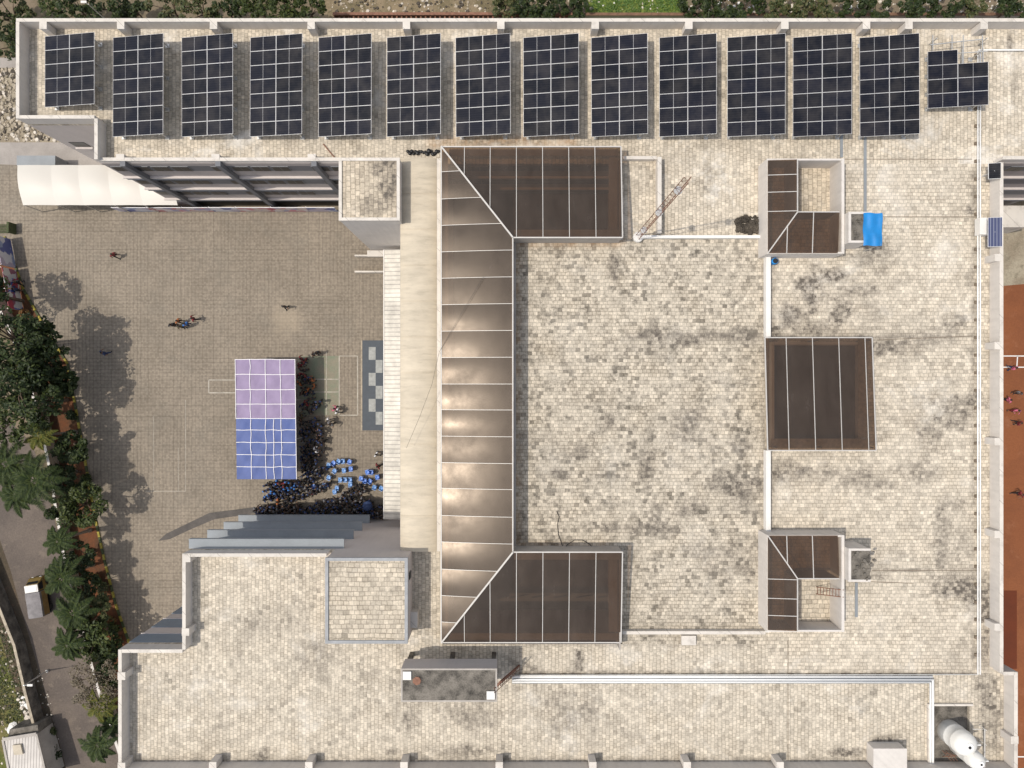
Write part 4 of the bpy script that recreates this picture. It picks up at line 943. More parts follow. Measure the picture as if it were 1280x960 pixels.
hp = MB(); cx0 = at(938, 281, R)
for i in range(150):
    a = random.uniform(-1, 1); x, y = cx0.x + a * 1.1, cx0.y + random.uniform(-.75, .75) * (1 - .35 * abs(a)); r = random.uniform(.06, .24)
    hp.lathe((x, y, R), [(r * 1.1, 0), (r, r * .35), (r * .5, r * .7 + random.uniform(0, .15)), (.02, r * .85)], 6)
tag(hp.build('soil_heap', M['soil_dark']), 'heap of dark soil in the roof corner beside the upper stair enclosure', 'soil heap')
bk = MB()
for i in range(17):
    q = at(510 + i * 2.4, 192 + random.uniform(-3, 1.2), R); r = random.uniform(.10, .2)
    bk.lathe(q, [(r * .8, 0), (r, r), (r * .7, r * 1.5), (.02, r * 1.7)], 7)
tag(bk.build('scrap_row', M['black']), 'row of black scrap along the roof edge by the canopy corner', 'scrap')
tag(MB().tube([at(696, 639, R + .03), at(699, 646, R + .03), at(697, 655, R + .03), at(698, 668, R + .03), at(703, 682, R + .03), at(705, 687, R + .4), at(709, 681, R + .2), at(718, 675, R + .04), at(728, 675, R + .04), at(737, 680, R + .1), at(743, 687, R + .4)], .028, 5).build('hose', M['black']), 'loose black hose curling on the central tiles by the lower canopy limb', 'hose')
tag(MB().bar(at(404, 180, R + .06), at(419, 198, R + .06), .08, .08).build('metal_rod', M['rust']), 'dark metal rod lying on the tiles above the facade', 'rod')
bb = thing('blue_bucket', at(966, 326, R), 'blue plastic drum in the corner below the upper stair enclosure', 'drum')
MB().lathe(at(965, 328, R), [(.22, 0), (.26, .3), (.26, .75), (.22, .8)], 14).build('body', M['blue_tarp'], bb); MB().lathe(at(965, 328, R) + Vector((0, 0, .801)), [(.20, 0), (.20, .03)], 14).build('lid', M['black'], bb)

# ------------------------------------------------------------------ white membrane canopy over the gate
gc = thing('membrane_canopy', at(110, 232, 0), 'white membrane canopy of bulging panels beside the facade corner', 'canopy')
Z = 3.1; mx = [22, 64, 98, 135, 172, 215]; y0, y1 = ay(256.5, Z), ay(206.5, Z)
for i, (a, b) in enumerate(zip(mx, mx[1:])):
    def fn(u, v, a=a, b=b):
        k = 1 - v; x = ax(a + (b - a) * u + 7 * (1 - v), Z); x = min(x, BX1 - .05) if False else x
        return (x, y0 + (y1 - y0) * v, Z + .42 * math.sin(math.pi * v) * (.85 + .15 * math.sin(math.pi * u)) + .07 * math.sin(math.pi * u))
    MB().grid(fn, 10, 12, th=.02).build('membrane_panel', M['membrane'], gc, smooth=True)
for a in mx[:-1]:
    for yy, o in ((y0 + .05, 7), (y1 - .05, 0)): MB().tube([(ax(a + o, Z), yy, 0), (ax(a + o, Z), yy, Z - .02)], .05, 6).build('post', M['galv'], gc)
gp = MB().box(ax(22, 2), ax(70, 2), ay(207, 2), ay(195, 2), 2.0, 2.14)
gp.box(ax(70, 2) - .1, ax(70, 2), ay(207, 2), ay(195, 2), 0, 2.0); gp.box(ax(22, 2), ax(22, 2) + .1, ay(207, 2), ay(195, 2), 0, 2.0)
tag(gp.build('gatehouse_roof', M['tray']), 'flat grey gatehouse roof behind the white membrane canopy', 'shelter')

# hoardings at the foot of the facade
hd = thing('hoarding', ((BX1 + XP(424)) / 2, YN2 - .6, 0), 'long row of pink and blue printed banners at the foot of the court facade', 'banner')
hx = ax(140, 1) + .3; i = 0
while hx < ax(420, 1) - 1:
    L = random.choice((2.6, 3.4, 4.2)); L = min(L, ax(421, 1) - hx)
    MB().box(hx, hx + L - .05, YN2 - .62, YN2 - .58, .15, 1.75).build('banner', M['banner_blue' if i % 3 == 0 else 'banner_pink'], hd)
    MB().box(hx, hx + .05, YN2 - .57, YN2 - .50, 0, 1.8).box(hx, hx + L - .05, YN2 - .63, YN2 - .57, 1.752, 1.80).build('frame', M['rope'], hd); hx += L; i += 1
hb = thing('hoarding', at(18, 345, 0), 'tilted printed hoarding with red and blue pictures along the kerb', 'banner')
for i, (pa, pb) in enumerate((((13, 299), (20, 335)), ((20.5, 338), (25, 362)), ((25, 364), (29, 388)))):
    a, b = at(*pa, .1), at(*pb, .1)
    q = MB().bar(a + Vector((0, 0, 1.1)), b + Vector((0, 0, 1.1)), .04, 2.2, 0); q.build('banner', M['banner_red'] if i else M['banner_blue'], hb)
    MB().tube([a + Vector((-.08, 0, -.1)), a + Vector((-.08, 0, 2.25))], .035, 5).tube([b + Vector((-.08, 0, -.1)), b + Vector((-.08, 0, 2.25))], .035, 5).build('frame', M['galv'], hb)
gt = thing('metal_gate', at(10, 288, 0), 'dark green metal gate at the left edge above the hoarding', 'gate')
for k in range(6): MB().tube([at(-8, 281 + k * 1.9, .25 + .0), at(16, 281 + k * 1.9, .3)], .05, 5).build('bar', M['kerb_dark'], gt)
MB().box(ax(14, .5), ax(16.5, .5), ay(292, .5), ay(279, .5), 0, 1.2).build('post', M['kerb_dark'], gt)

# ------------------------------------------------------------------ festival tent, chess mat
tz = 3.7
tent = thing('shade_tent', at(332, 524, 0), 'lilac and royal blue cloth shade tent with white tape grid', 'tent')
tpx = [294, 369, 371, 296]
def tent_pt(px, py): 
    z = tz + .045 * math.sin((px - 295) * .25) * math.sin((py - 449) * .17) + .012 * math.sin(px * .7 + py * .3)
    sk = (py - 449) / 150 * 2.0
    v = at(px + sk, py, tz); v.z = z; return v
for nm, a, b, m in (('cloth', 449, 523.5, 'lilac'), ('cloth', 523.5, 599, 'royal')):
    MB().grid(lambda u, v, a=a, b=b: tent_pt(294 + 75 * u, b + (a - b) * v + 0), 24, 24, th=.015).build(nm, M[m], tent, smooth=True)
def tape(pts, wd=.05):
    q = [tent_pt(*p) + Vector((0, 0, .06)) for p in pts]; t = MB()
    for c, d in zip(q, q[1:]): t.bar(c, d, wd, .012)
    t.build('tape', M['rope'], tent)
for x in (312.5, 331.5, 350.5): tape([(x + random.uniform(-.4, .4), y) for y in range(449, 524, 9)] + [(x, 523.5)])
for x in (312.5, 331, 341, 350.5): tape([(x + random.uniform(-.6, .6), y) for y in range(524, 599, 9)] + [(x, 599)])
for y in (449.3, 468, 487, 505, 523): tape([(x, y + random.uniform(-.3, .3)) for x in range(294, 370, 9)] + [(369, y)])
for y in (537.5, 553, 568.5, 583.5): tape([(x, y + random.uniform(-.5, .5)) for x in range(294, 370, 9)] + [(369, y)])
tape([(294.2, y) for y in range(449, 524, 9)] + [(294.2, 523)]); tape([(368.8, y) for y in range(449, 600, 10)])
for x in (295, 331, 368):
    for y in (450, 500, 549, 598):
        q = tent_pt(x, y); MB().tube([(q.x, q.y, 0), (q.x, q.y, q.z - .03)], .04, 6).build('pole', M['galv'], tent)
cmx0, cmx1, cmy0, cmy1 = ax(453, 0), ax(484, 0), ay(538, 0), ay(425.5, 0)
cm = MB().box(cmx0, cmx1, cmy0, cmy1, .012, .04, 0)
k = 0
for i in range(6):
    py = 433.8 + i * 16.2; px = 461 if i % 2 == 0 else 469.7
    cm.box(ax(px, 0), ax(px + 8.6, 0), ay(py + 16, 0), ay(py, 0), .0405, .046, 1)
cm.box(cmx0 - .12, cmx0 - .005, cmy0, cmy1, .012, .05, 2)
tag(cm.build('checker_mat', [M['mat_dark'], M['mat_light'], M['stone']]), 'slate blue floor mat with pale checker squares beside the ribbed awning', 'mat')

# ------------------------------------------------------------------ people (one continuous skinned body, a few poses, many clothes)
def body_mesh(pose):
    V = {}; E = []; Rr = {}
    def v(n, co, r): V[n] = Vector(co); Rr[n] = r
    def e(*ns): 
        for a, b in zip(ns, ns[1:]): E.append((a, b))
    if pose == 'stand': kl, kr, fl, fr = (.10, .02, .50), (-.10, .02, .50), (.11, -.01, .07), (-.11, -.01, .07)
    elif pose == 'walk': kl, kr, fl, fr = (.09, .10, .50), (-.09, -.02, .50), (.09, .16, .07), (-.09, -.20, .10)
    else: kl, kr, fl, fr = (.14, .06, .48), (-.14, .06, .48), (.19, .0, .07), (-.19, .0, .07)
    v('pelvis', (0, 0, .92), .135); v('waist', (0, 0, 1.08), .125); v('chest', (0, .0, 1.28), .15); v('neck', (0, 0, 1.45), .06); v('head', (0, .02, 1.56), .095); v('crown', (0, .01, 1.66), .085)
    e('pelvis', 'waist', 'chest', 'neck', 'head', 'crown')
    arms = {'stand': ((.25, .02, 1.12), (.26, .10, .88)), 'walk': ((.25, -.10, 1.12), (.26, .02, .90)), 'raise': ((.27, .10, 1.14), (.16, .26, 1.22))}[pose]
    for s, n in ((1, 'l'), (-1, 'r')):
        el, wr = arms
        if pose == 'walk' and s < 0: el, wr = (.25, .04, 1.12), (.25, .20, .94)
        v('sh' + n, (.19 * s, 0, 1.38), .07); v('el' + n, (el[0] * s, el[1], el[2]), .045); v('wr' + n, (wr[0] * s, wr[1], wr[2]), .032); v('hd' + n, (wr[0] * s, wr[1] + .03, wr[2] - .09), .036)
        e('chest', 'sh' + n, 'el' + n, 'wr' + n, 'hd' + n)
        k, f = (kl, fl) if s > 0 else (kr, fr)
        v('hp' + n, (.09 * s, 0, .84), .095); v('kn' + n, k, .062); v('an' + n, f, .045); v('to' + n, (f[0], f[1] + .16, max(.04, f[2] - .04)), .038)
        e('pelvis', 'hp' + n, 'kn' + n, 'an' + n, 'to' + n)
    names = list(V); me = bpy.data.meshes.new('skeleton')
    me.from_pydata([V[n] for n in names], [(names.index(a), names.index(b)) for a, b in E], [])
    o = bpy.data.objects.new('skeleton', me); C.objects.link(o)
    md = o.modifiers.new('Skin', 'SKIN'); md.use_smooth_shade = True
    for i, n in enumerate(names): me.skin_vertices[0].data[i].radius = (Rr[n], Rr[n] * (.72 if n in ('pelvis', 'waist', 'chest') else 1))
    me.skin_vertices[0].data[0].use_root = True
    sb = o.modifiers.new('Subsurf', 'SUBSURF'); sb.levels = 1; sb.render_levels = 1
    dg = bpy.context.evaluated_depsgraph_get(); out = bpy.data.meshes.new_from_object(o.evaluated_get(dg))
    bpy.data.objects.remove(o)
    out.materials.clear()
    mi = []
    for p in out.polygons:
        c = p.center
        if c.z > 1.49: m = 1 if (c.z > 1.60 or c.y < .0) else 0
        elif c.z > 1.42 and abs(c.x) < .09: m = 0
        elif c.z < .11: m = 4
        elif abs(c.x) > .20 and (c.z < 1.16 or pose == 'raise' and c.y > .12): m = 0
        elif c.z > .94: m = 2
        else: m = 3
        mi.append(m)
    for i in range(5): out.materials.append(M['skin'])
    out.polygons.foreach_set('material_index', mi); out.polygons.foreach_set('use_smooth', [True] * len(mi))
    return out
POSE = {p: body_mesh(p) for p in ('stand', 'walk', 'raise')}
OUT = {}
def person_mesh(pose, shirt, legs, hair='hair'):
    k = (pose, shirt, legs, hair)
    if k not in OUT:
        m = POSE[pose].copy(); m.name = 'person'
        for i, n in enumerate(('skin', hair, shirt, legs, 'black')): m.materials[i] = M[n]
        OUT[k] = m
    return OUT[k]
CN = dict(cloth_black='black', cloth_navy='navy', cloth_grey='grey', cloth_white='white', cloth_blue='blue', cloth_maroon='maroon', cloth_pink='pink', cloth_orange='orange', cloth_brown='brown', cloth_olive='olive')
def person(px, py, shirt='cloth_black', legs='cloth_black', pose=None, label=None, group=None, z=.03, rot=None, sc=None):
    pose = pose or random.choice(('stand', 'stand', 'walk', 'raise'))
    o = bpy.data.objects.new('person', person_mesh(pose, shirt, legs)); C.objects.link(o)
    h = at(px, py, 1.3); o.location = (h.x, h.y, z); o.rotation_euler = (0, 0, rot if rot is not None else random.uniform(0, 6.28))
    s = sc or random.uniform(.9, 1.04); o.scale = (s * 1.22, s * 1.22, s)
    tag(o, label, 'person', group); return o
for px, py, sh, lg_, ps, lb in [
    (140, 318, 'cloth_maroon', 'cloth_black', 'walk', 'person in maroon walking alone across the upper courtyard'),
    (355, 383, 'cloth_black', 'cloth_black', 'walk', 'person in black walking alone above the pale patch of paving'),
    (214, 406, 'cloth_black', 'cloth_brown', 'stand', 'leftmost person of the small group in mid courtyard, in black'),
    (221, 401, 'cloth_orange', 'cloth_brown', 'stand', 'person in orange brown clothes in the small mid courtyard group'),
    (231, 405, 'cloth_blue', 'cloth_navy', 'stand', 'person in bright blue top in the small mid courtyard group'),
    (240, 398, 'cloth_maroon', 'cloth_black', 'walk', 'person in dark maroon at the right of the small mid courtyard group'),
    (225, 408, 'cloth_olive', 'cloth_black', 'stand', 'person in dark olive between the others of the mid courtyard group'),
    (128, 441, 'cloth_navy', 'cloth_navy', 'walk', 'person in navy walking in the tree shade'),
    (391, 443, 'cloth_brown', 'cloth_black', 'stand', 'person in brown standing above the tent corner'),
    (395, 441, 'cloth_black', 'cloth_black', 'stand', 'person in black standing with another above the tent corner'),
    (418, 511, 'cloth_pink', 'cloth_black', 'raise', 'person in pink and black on the corner of the marked court'),
    (421, 514, 'cloth_white', 'cloth_grey', 'walk', 'person in white near the corner of the marked court'),
    (410, 526, 'cloth_white', 'cloth_black', 'walk', 'person in white top just right of the tent shade'),
    (413, 530, 'cloth_grey', 'cloth_black', 'walk', 'person in grey walking towards the tent shade'),
    (470, 568, 'cloth_white', 'cloth_black', 'walk', 'person in white and black beside the ribbed awning'),
    (472, 583, 'cloth_maroon', 'cloth_black', 'walk', 'person in maroon beside the ribbed awning above the chairs'),
    (389, 617, 'cloth_pink', 'cloth_black', 'stand', 'person in pink standing below the blue chairs'),
    (347, 627, 'cloth_orange', 'cloth_black', 'stand', 'person in orange at the front of the crowd by the tent'),
    (1263, 500, 'cloth_pink', 'cloth_black', 'walk', 'player in pink near the parapet on the clay court'),
    (1272, 513, 'cloth_pink', 'cloth_maroon', 'raise', 'player in pink second down on the clay court'),
    (1276, 529, 'cloth_maroon', 'cloth_black', 'walk', 'player in maroon third down on the clay court'),
    (1276, 491, 'cloth_grey', 'cloth_black', 'stand', 'player in grey near the top of the clay court'),
    (1269, 460, 'cloth_pink', 'cloth_navy', 'walk', 'player in pink below the white line of the clay court'),
    (1277, 618, 'cloth_maroon', 'cloth_black', 'walk', 'lone player in maroon far down the clay court'),
    (20, 352, 'cloth_black', 'cloth_black', 'walk', 'person in black walking past the red and blue hoarding'),
    (17, 361, 'cloth_navy', 'cloth_black', 'walk', 'person in navy walking past the red and blue hoarding')]:
    person(px, py, sh, lg_, ps, lb)
DARK = ['cloth_black'] * 5 + ['cloth_navy'] * 4 + ['cloth_grey'] * 2 + ['cloth_brown']
def inside(p, poly):
    x, y = p; c = False
    for (x0, y0), (x1, y1) in zip(poly, poly[1:] + poly[:1]):
        if (y0 > y) != (y1 > y) and x < (x1 - x0) * (y - y0) / (y1 - y0) + x0: c = not c
    return c
taken = []
def crowd(poly, n, dmin, where, group, pal):
    xs = [p[0] for p in poly]; ys = [p[1] for p in poly]; k = t = 0
    while k < n and t < 6000:
        t += 1; p = (random.uniform(min(xs), max(xs)), random.uniform(min(ys), max(ys)))
        if not inside(p, poly) or any((p[0] - q[0]) ** 2 + (p[1] - q[1]) ** 2 < dmin ** 2 for q in taken): continue
        taken.append(p); s = random.choice(pal)
        person(p[0], p[1], s, random.choice(('cloth_black', 'cloth_black', 'cloth_navy', 'cloth_grey')), None, 'person in %s top %s' % (CN[s], where), group); k += 1
g1 = 'people crowding in the tent shade'
crowd([(373, 448), (383, 447), (384, 470), (373, 473)], 9, 4.2, 'bunched at the top right tent edge', g1, ['cloth_maroon'] * 5 + ['cloth_black'])
crowd([(373, 470), (388, 472), (394, 490), (374, 495)], 11, 4.6, 'in the tent shade beside the lilac cloth', g1, DARK + ['cloth_white'] * 2 + ['cloth_orange'] * 2)
crowd([(373, 494), (398, 500), (398, 515), (374, 520)], 9, 5, 'in the lower lilac tent shade', g1, DARK + ['cloth_olive', 'cloth_maroon'])
crowd([(374, 522), (402, 526), (402, 560), (395, 590), (376, 596)], 46, 4.5, 'packed beside the blue tent cloth', g1, DARK + ['cloth_navy'] * 2 + ['cloth_white'])
g2 = 'people sitting close below the tent'
crowd([(330, 603), (372, 603), (366, 616), (350, 622), (330, 625)], 30, 4.7, 'packed below the blue tent cloth', g2, ['cloth_black'] * 3 + ['cloth_navy'] * 4 + ['cloth_blue'] * 3 + ['cloth_white', 'cloth_maroon'])
crowd([(376, 597), (398, 586), (410, 582), (392, 600), (374, 608)], 10, 4.8, 'between the tent corner and the chairs', g2, DARK)
crowd([(352, 624), (375, 612), (408, 606), (400, 616), (380, 622), (356, 631)], 14, 5, 'in the loose line below the tent', g2, DARK + ['cloth_brown'])
g3 = 'people lined up at the foot of the south wall'
crowd([(318, 634), (372, 634), (372, 645), (318, 645)], 28, 4.4, 'lined up under the left ledges', g3, DARK + ['cloth_white'])
crowd([(384, 633), (412, 626), (450, 622), (478, 634), (478, 645), (372, 645), (372, 641)], 54, 4.5, 'packed under the right ledges', g3, DARK + ['cloth_navy'] * 2)
crowd([(430, 612), (452, 606), (456, 618), (425, 624)], 9, 4.6, 'between the blue chairs and the wall', g3, DARK)

# blue plastic chairs
def make_chair(m):
    o = thing('plastic_chair', (0, 0, 0), None, None)
    MB().lathe((0, 0, .41), [(.20, 0), (.25, .02), (.27, .045), (.22, .055), (.12, .04), (.02, .035)], 12).build('seat', m, o, smooth=True)
    bk_ = []
    def bf(u, v):
        t = math.pi * (1.12 + .76 * u); return (.27 * math.cos(t) * (1 + .06 * v), .27 * math.sin(t) * (1 + .25 * v), .46 + .36 * v - .06 * (2 * u - 1) ** 2 * v)
    MB().grid(bf, 8, 4).build('backrest', m, o, smooth=True)
    for sx in (-1, 1):
        MB().bar((.26 * sx, -.28, .68), (.26 * sx, .18, .66), .06, .03).bar((.26 * sx, .18, .66), (.25 * sx, .2, .44), .05, .03).build('armrest', m, o)
        for sy in (-1, 1): MB().tube([(.21 * sx, .19 * sy, .43), (.26 * sx, .25 * sy, 0)], [.03, .022], 5).build('leg', m, o)
    return o
protos = {}
CH = [(545, 180, 1, 'in the top row, leftmost bright one'), (605, 160, 0, 'in the top row, left of the pair'), (657, 160, 0, 'in the top row, right of the pair'), (737, 165, 1, 'at the right end of the top row'), (487, 205, 0, 'nearest the tent shade at the top left'),
      (557, 275, 0, 'alone below the left end of the top row'), (670, 270, 0, 'in the middle row beside the bright blue one'), (752, 250, 1, 'large looking at the right end of the middle row'), (487, 355, 0, 'alone on the left side halfway down'), (435, 447, 0, 'alone low on the left side'),
      (625, 382, 0, 'left one of the middle trio'), (685, 382, 0, 'centre one of the middle trio'), (743, 382, 0, 'right one of the middle trio'), (745, 440, 0, 'just below the middle trio'), (585, 480, 0, 'upper one of the stacked pair near the wall crowd'), (557, 525, 0, 'lower one of the stacked pair near the wall crowd'),
      (950, 290, 1, 'upper left in the cluster by the awning'), (998, 292, 1, 'upper right in the cluster by the awning'), (875, 365, 1, 'far left in the cluster by the awning'), (918, 395, 1, 'lowest in the cluster by the awning'), (980, 398, 1, 'low centre in the cluster by the awning'), (1070, 350, 1, 'right side of the cluster, nearest the awning'),
      (1035, 472, 0, 'below the cluster by the awning'), (1118, 482, 0, 'half under the ribbed awning'), (305, 460, 1, 'by itself among people left of the others')]
for (x, y, b, lb) in CH:
    if b not in protos: protos[b] = make_chair(M['chair_blue'] if b else M['chair_pale']); o = protos[b]
    else: o = copy_tree(protos[b])
    q = at(360 + x / 9.6, 560 + y / 9.6, .5); o.location = (q.x, q.y, .03); o.rotation_euler = (0, 0, random.uniform(-.5, .5) + 1.4); o.scale = (.84, .84, .95)
    tag(o, '%s blue plastic chair %s' % ('bright' if b else 'pale', lb), 'chair', 'blue plastic chairs in the courtyard')
um = thing('umbrella', at(459, 633, .03), 'dark blue open umbrella in the crowd at the wall foot', 'umbrella')
c = at(459, 633, 1.9); 
MB().lathe((c.x, c.y, 1.75), [(.52, 0), (.45, .12), (.28, .22), (.03, .27)], 8).build('canopy', M['cloth_navy'], um, smooth=False)
MB().tube([(c.x, c.y, .9), (c.x, c.y, 2.06)], .014, 5).build('shaft', M['galv'], um)

# ------------------------------------------------------------------ vegetation
def leaf_cards(b, c, rad, n, size, m=0, flat=.7, shell=.55):
    for _ in range(n):
        d = Vector((random.gauss(0, 1), random.gauss(0, 1), random.gauss(0, 1))).normalized() * (random.uniform(shell, 1.0))
        p = Vector(c) + Vector((d.x * rad[0], d.y * rad[1], d.z * rad[2]))
        nrm = (Vector((random.gauss(0, .6), random.gauss(0, .6), 1)) + d * .6).normalized()
        a = nrm.orthogonal().normalized(); a.rotate(Matrix.Rotation(random.uniform(0, 6.28), 3, nrm)); q = nrm.cross(a)
        s = size * random.uniform(.6, 1.35)
        b.add([p - a * s, p - q * s * .55 + nrm * s * .1, p + a * s, p + q * s * .55 + nrm * s * .1], [(0, 1, 2, 3)], m)
def crown_mesh(rad, hgt, clumps, per, size, mat, seed, mats=None):
    random.seed(seed); b = MB(); cs = []
    for i in range(clumps):
        a = random.uniform(0, 6.28); rr = rad * math.sqrt(random.random()) * 1.0; z = hgt * random.uniform(-.5, .5) * (1.1 - rr / rad * .6)
        cs.append(Vector((rr * math.cos(a), rr * math.sin(a), z)))
        s = rad * random.uniform(.15, .34)
        leaf_cards(b, cs[-1], (s, s, s * .75), per, size)
    return b, cs
def leafy_tree(px, py, zc, rad, label, cat='tree', mat='leaf', name='leafy_tree', clumps=30, per=48, size=.19, seed=1, group=None, hgt=None, bark='bark'):
    """crown centred at pixel (px,py) at height zc above the ground"""
    c = at(px, py, zc); o = thing(name, (c.x, c.y, 0), label, cat, group)
    b, cs = crown_mesh(rad, hgt or rad * 1.1, clumps, per, size, mat, seed)
    b.v = [v + c for v in b.v]; b.build('crown', M[mat], o)
    gx, gy = 640 + c.x * F / H, 480 - c.y * F / H; foot = Vector((c.x, c.y, 0))
    if gx < 300 and gy > 290:
        kx = 6
        for (xa, ya), (xb, yb) in zip(KERB, KERB[1:]):
            if ya <= gy <= yb: kx = xa + (xb - xa) * (gy - ya) / (yb - ya)
        if gy > KERB[-1][1]: kx = 150
        if gx > kx - 9: foot = at(kx - 9, gy, 0)
    o.location = foot; ORG[o.name] = foot; 
    for ch_ in list(o.children): ch_.location = Vector((c.x, c.y, 0)) - foot
    t = MB(); tr = max(.05, rad * .055); fork = Vector((c.x, c.y, max(.4, zc - rad * .75)))
    t.tube([foot, foot.lerp(fork, .5) + Vector((-.15, random.uniform(-.1, .1), .1)), fork], [tr * 1.5, tr * 1.1, tr], 7)
    for q in random.sample(cs, min(7, len(cs))):
        e = c + q; m_ = fork.lerp(e, .5) + Vector((0, 0, .15 * rad)); t.tube([fork, m_, e], [tr * .6, tr * .4, tr * .15], 5)
    t.build('trunk', M[bark], o); return o
def palm(px, py, zc, rad, label, seed=1, mat='palm', fronds=13, bushy=True, name='palm_tree'):
    random.seed(seed); c = at(px, py, zc); o = thing(name, (c.x, c.y, 0), label, 'palm tree', 'palms along the street wall')
    MB().tube([(c.x, c.y, 0), (c.x + .06, c.y + .05, zc * .4), (c.x, c.y, zc)], [.17, .12, .10], 8).lathe((c.x, c.y, 0), [(.24, 0), (.19, .4), (.15, .5)], 8).build('trunk', M['palm_bark'], o)
    for i in range(fronds):
        a = 6.283 * i / fronds + random.uniform(-.2, .2); el = random.uniform(.15, 1.15); L = rad * random.uniform(.8, 1.2)
        b = MB(); pts = []; n = 9; d = Vector((math.cos(a), math.sin(a), 0))
        for k in range(n + 1):
            s = k / n; h = L * (s * math.sin(el) * .75 - s * s * (.35 + .45 * math.sin(el)))
            pts.append(c + d * L * s * (math.cos(el * .6)) + Vector((0, 0, h + .05)))
        b.tube(pts, [.03 - .022 * k / n for k in range(n + 1)], 4)
        side = Vector((-d.y, d.x, 0))
        for k in range(30):
            s = .12 + .86 * k / 30; f = s * n; j = min(n - 1, int(f)); p = pts[j].lerp(pts[j + 1], f - j); dr = (pts[j + 1] - pts[j]).normalized()
            ll = rad * .21 * math.sin(math.pi * min(1, .18 + s * .80)) * random.uniform(.85, 1.15)
            for sg in (-1, 1):
                for up_ in ((.45, -.35) if bushy else (-.1,)):
                    e = p + side * sg * ll * .85 + dr * ll * .6 + Vector((0, 0, ll * (up_ + random.uniform(-.15, .15))))
                    w_ = dr * .026; m_ = p.lerp(e, .5) + Vector((0, 0, ll * .08))
                    b.add([p - w_, p + w_, m_ + w_ * 1.3, m_ - w_ * 1.3, e], [(0, 1, 2, 3), (3, 2, 4)])
        b.build('frond', M[mat], o)
    return o
def shrub(px, py, r, h, label, mat='leaf', seed=1, name='shrub', n=420, size=.13, group=None):
    random.seed(seed); c = at(px, py, h * .6); o = thing(name, (c.x, c.y, 0), label, 'shrub', group)
    b = MB()
    for _ in range(6):
        a = random.uniform(0, 6.28); rr = r * random.uniform(0, .65); leaf_cards(b, (c.x + rr * math.cos(a), c.y + rr * math.sin(a), h * random.uniform(.4, .75)), (r * .5, r * .5, h * .42), n // 6, size, shell=.3)
    b.build('foliage', M[mat], o)
    MB().tube([(c.x, c.y, 0), (c.x, c.y, h * .6)], [.05, .03], 5).build('stem', M['bark'], o); return o

gt_ = 'leafy trees along the street wall'
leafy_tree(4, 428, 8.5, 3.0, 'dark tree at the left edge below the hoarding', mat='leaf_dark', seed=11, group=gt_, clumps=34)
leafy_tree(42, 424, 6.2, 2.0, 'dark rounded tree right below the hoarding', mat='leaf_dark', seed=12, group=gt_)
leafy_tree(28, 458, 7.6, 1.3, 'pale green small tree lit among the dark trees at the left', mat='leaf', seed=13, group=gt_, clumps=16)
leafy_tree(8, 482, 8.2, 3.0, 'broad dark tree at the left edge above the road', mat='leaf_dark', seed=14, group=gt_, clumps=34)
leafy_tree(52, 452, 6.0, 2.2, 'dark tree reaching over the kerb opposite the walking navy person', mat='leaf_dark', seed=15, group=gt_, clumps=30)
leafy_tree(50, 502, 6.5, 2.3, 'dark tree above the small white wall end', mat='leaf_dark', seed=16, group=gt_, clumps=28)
leafy_tree(76, 478, 4.5, 1.4, 'small dark tree close beside the kerb', mat='leaf_dark', seed=17, group=gt_)
leafy_tree(15, 520, 6.8, 2.6, 'green tree overhanging the upper road', mat='leaf', seed=18, group=gt_, clumps=28)
leafy_tree(88, 558, 4.2, 1.5, 'low dark tree by the pale bush at the kerb', mat='leaf_dark', seed=19, group=gt_)
leafy_tree(96, 632, 4.6, 2.2, 'dense round tree between the road and the kerb in mid left', mat='leaf', seed=20, group=gt_, clumps=30, per=80, size=.15)
leafy_tree(112, 800, 4.5, 1.9, 'dark tree just above the bare tree', mat='leaf', seed=21, group=gt_, clumps=24)
leafy_tree(118, 852, 5.0, 2.2, 'bare looking grey brown tree by the building corner', mat='leaf_dry', seed=22, group=gt_, clumps=40, per=60, size=.10)
leafy_tree(118, 762, 3.4, 1.4, 'small olive tree beside the kerb', mat='leaf_olive', seed=23, group=gt_)
leafy_tree(-30, 366, 6.8, 2.3, 'dark tree just outside the left edge behind the hoarding', mat='leaf_dark', seed=24, group=gt_)
palm(8, 580, 6.5, 2.5, 'palm at the left edge over the upper road', 31)
palm(50, 545, 5.8, 1.7, 'small bright yellow green palm above the road', 32, 'palm_yellow')
palm(44, 600, 6.5, 3.0, 'biggest palm, spreading over the road bend', 33, fronds=18)
palm(20, 620, 6.0, 2.0, 'palm tucked under the biggest palm on its left', 34)
palm(74, 676, 5.2, 1.8, 'palm over the road above the truck', 35)
palm(78, 722, 5.2, 2.3, 'dark palm right beside the truck', 36, fronds=17)
palm(92, 766, 5.0, 2.3, 'palm below the truck by the wall end', 37, fronds=17)
palm(86, 806, 5.0, 1.9, 'palm leaning over the road above the bare tree', 38)
palm(127, 882, 5.0, 1.9, 'yellowing palm by the parapet corner', 39, 'palm_yellow', 13)
palm(124, 930, 5.5, 2.0, 'lowest palm, beside the lower left parapet', 40, fronds=13)
palm(140, 905, 4.5, 1.5, 'small dark palm tight against the lower left parapet', 41)
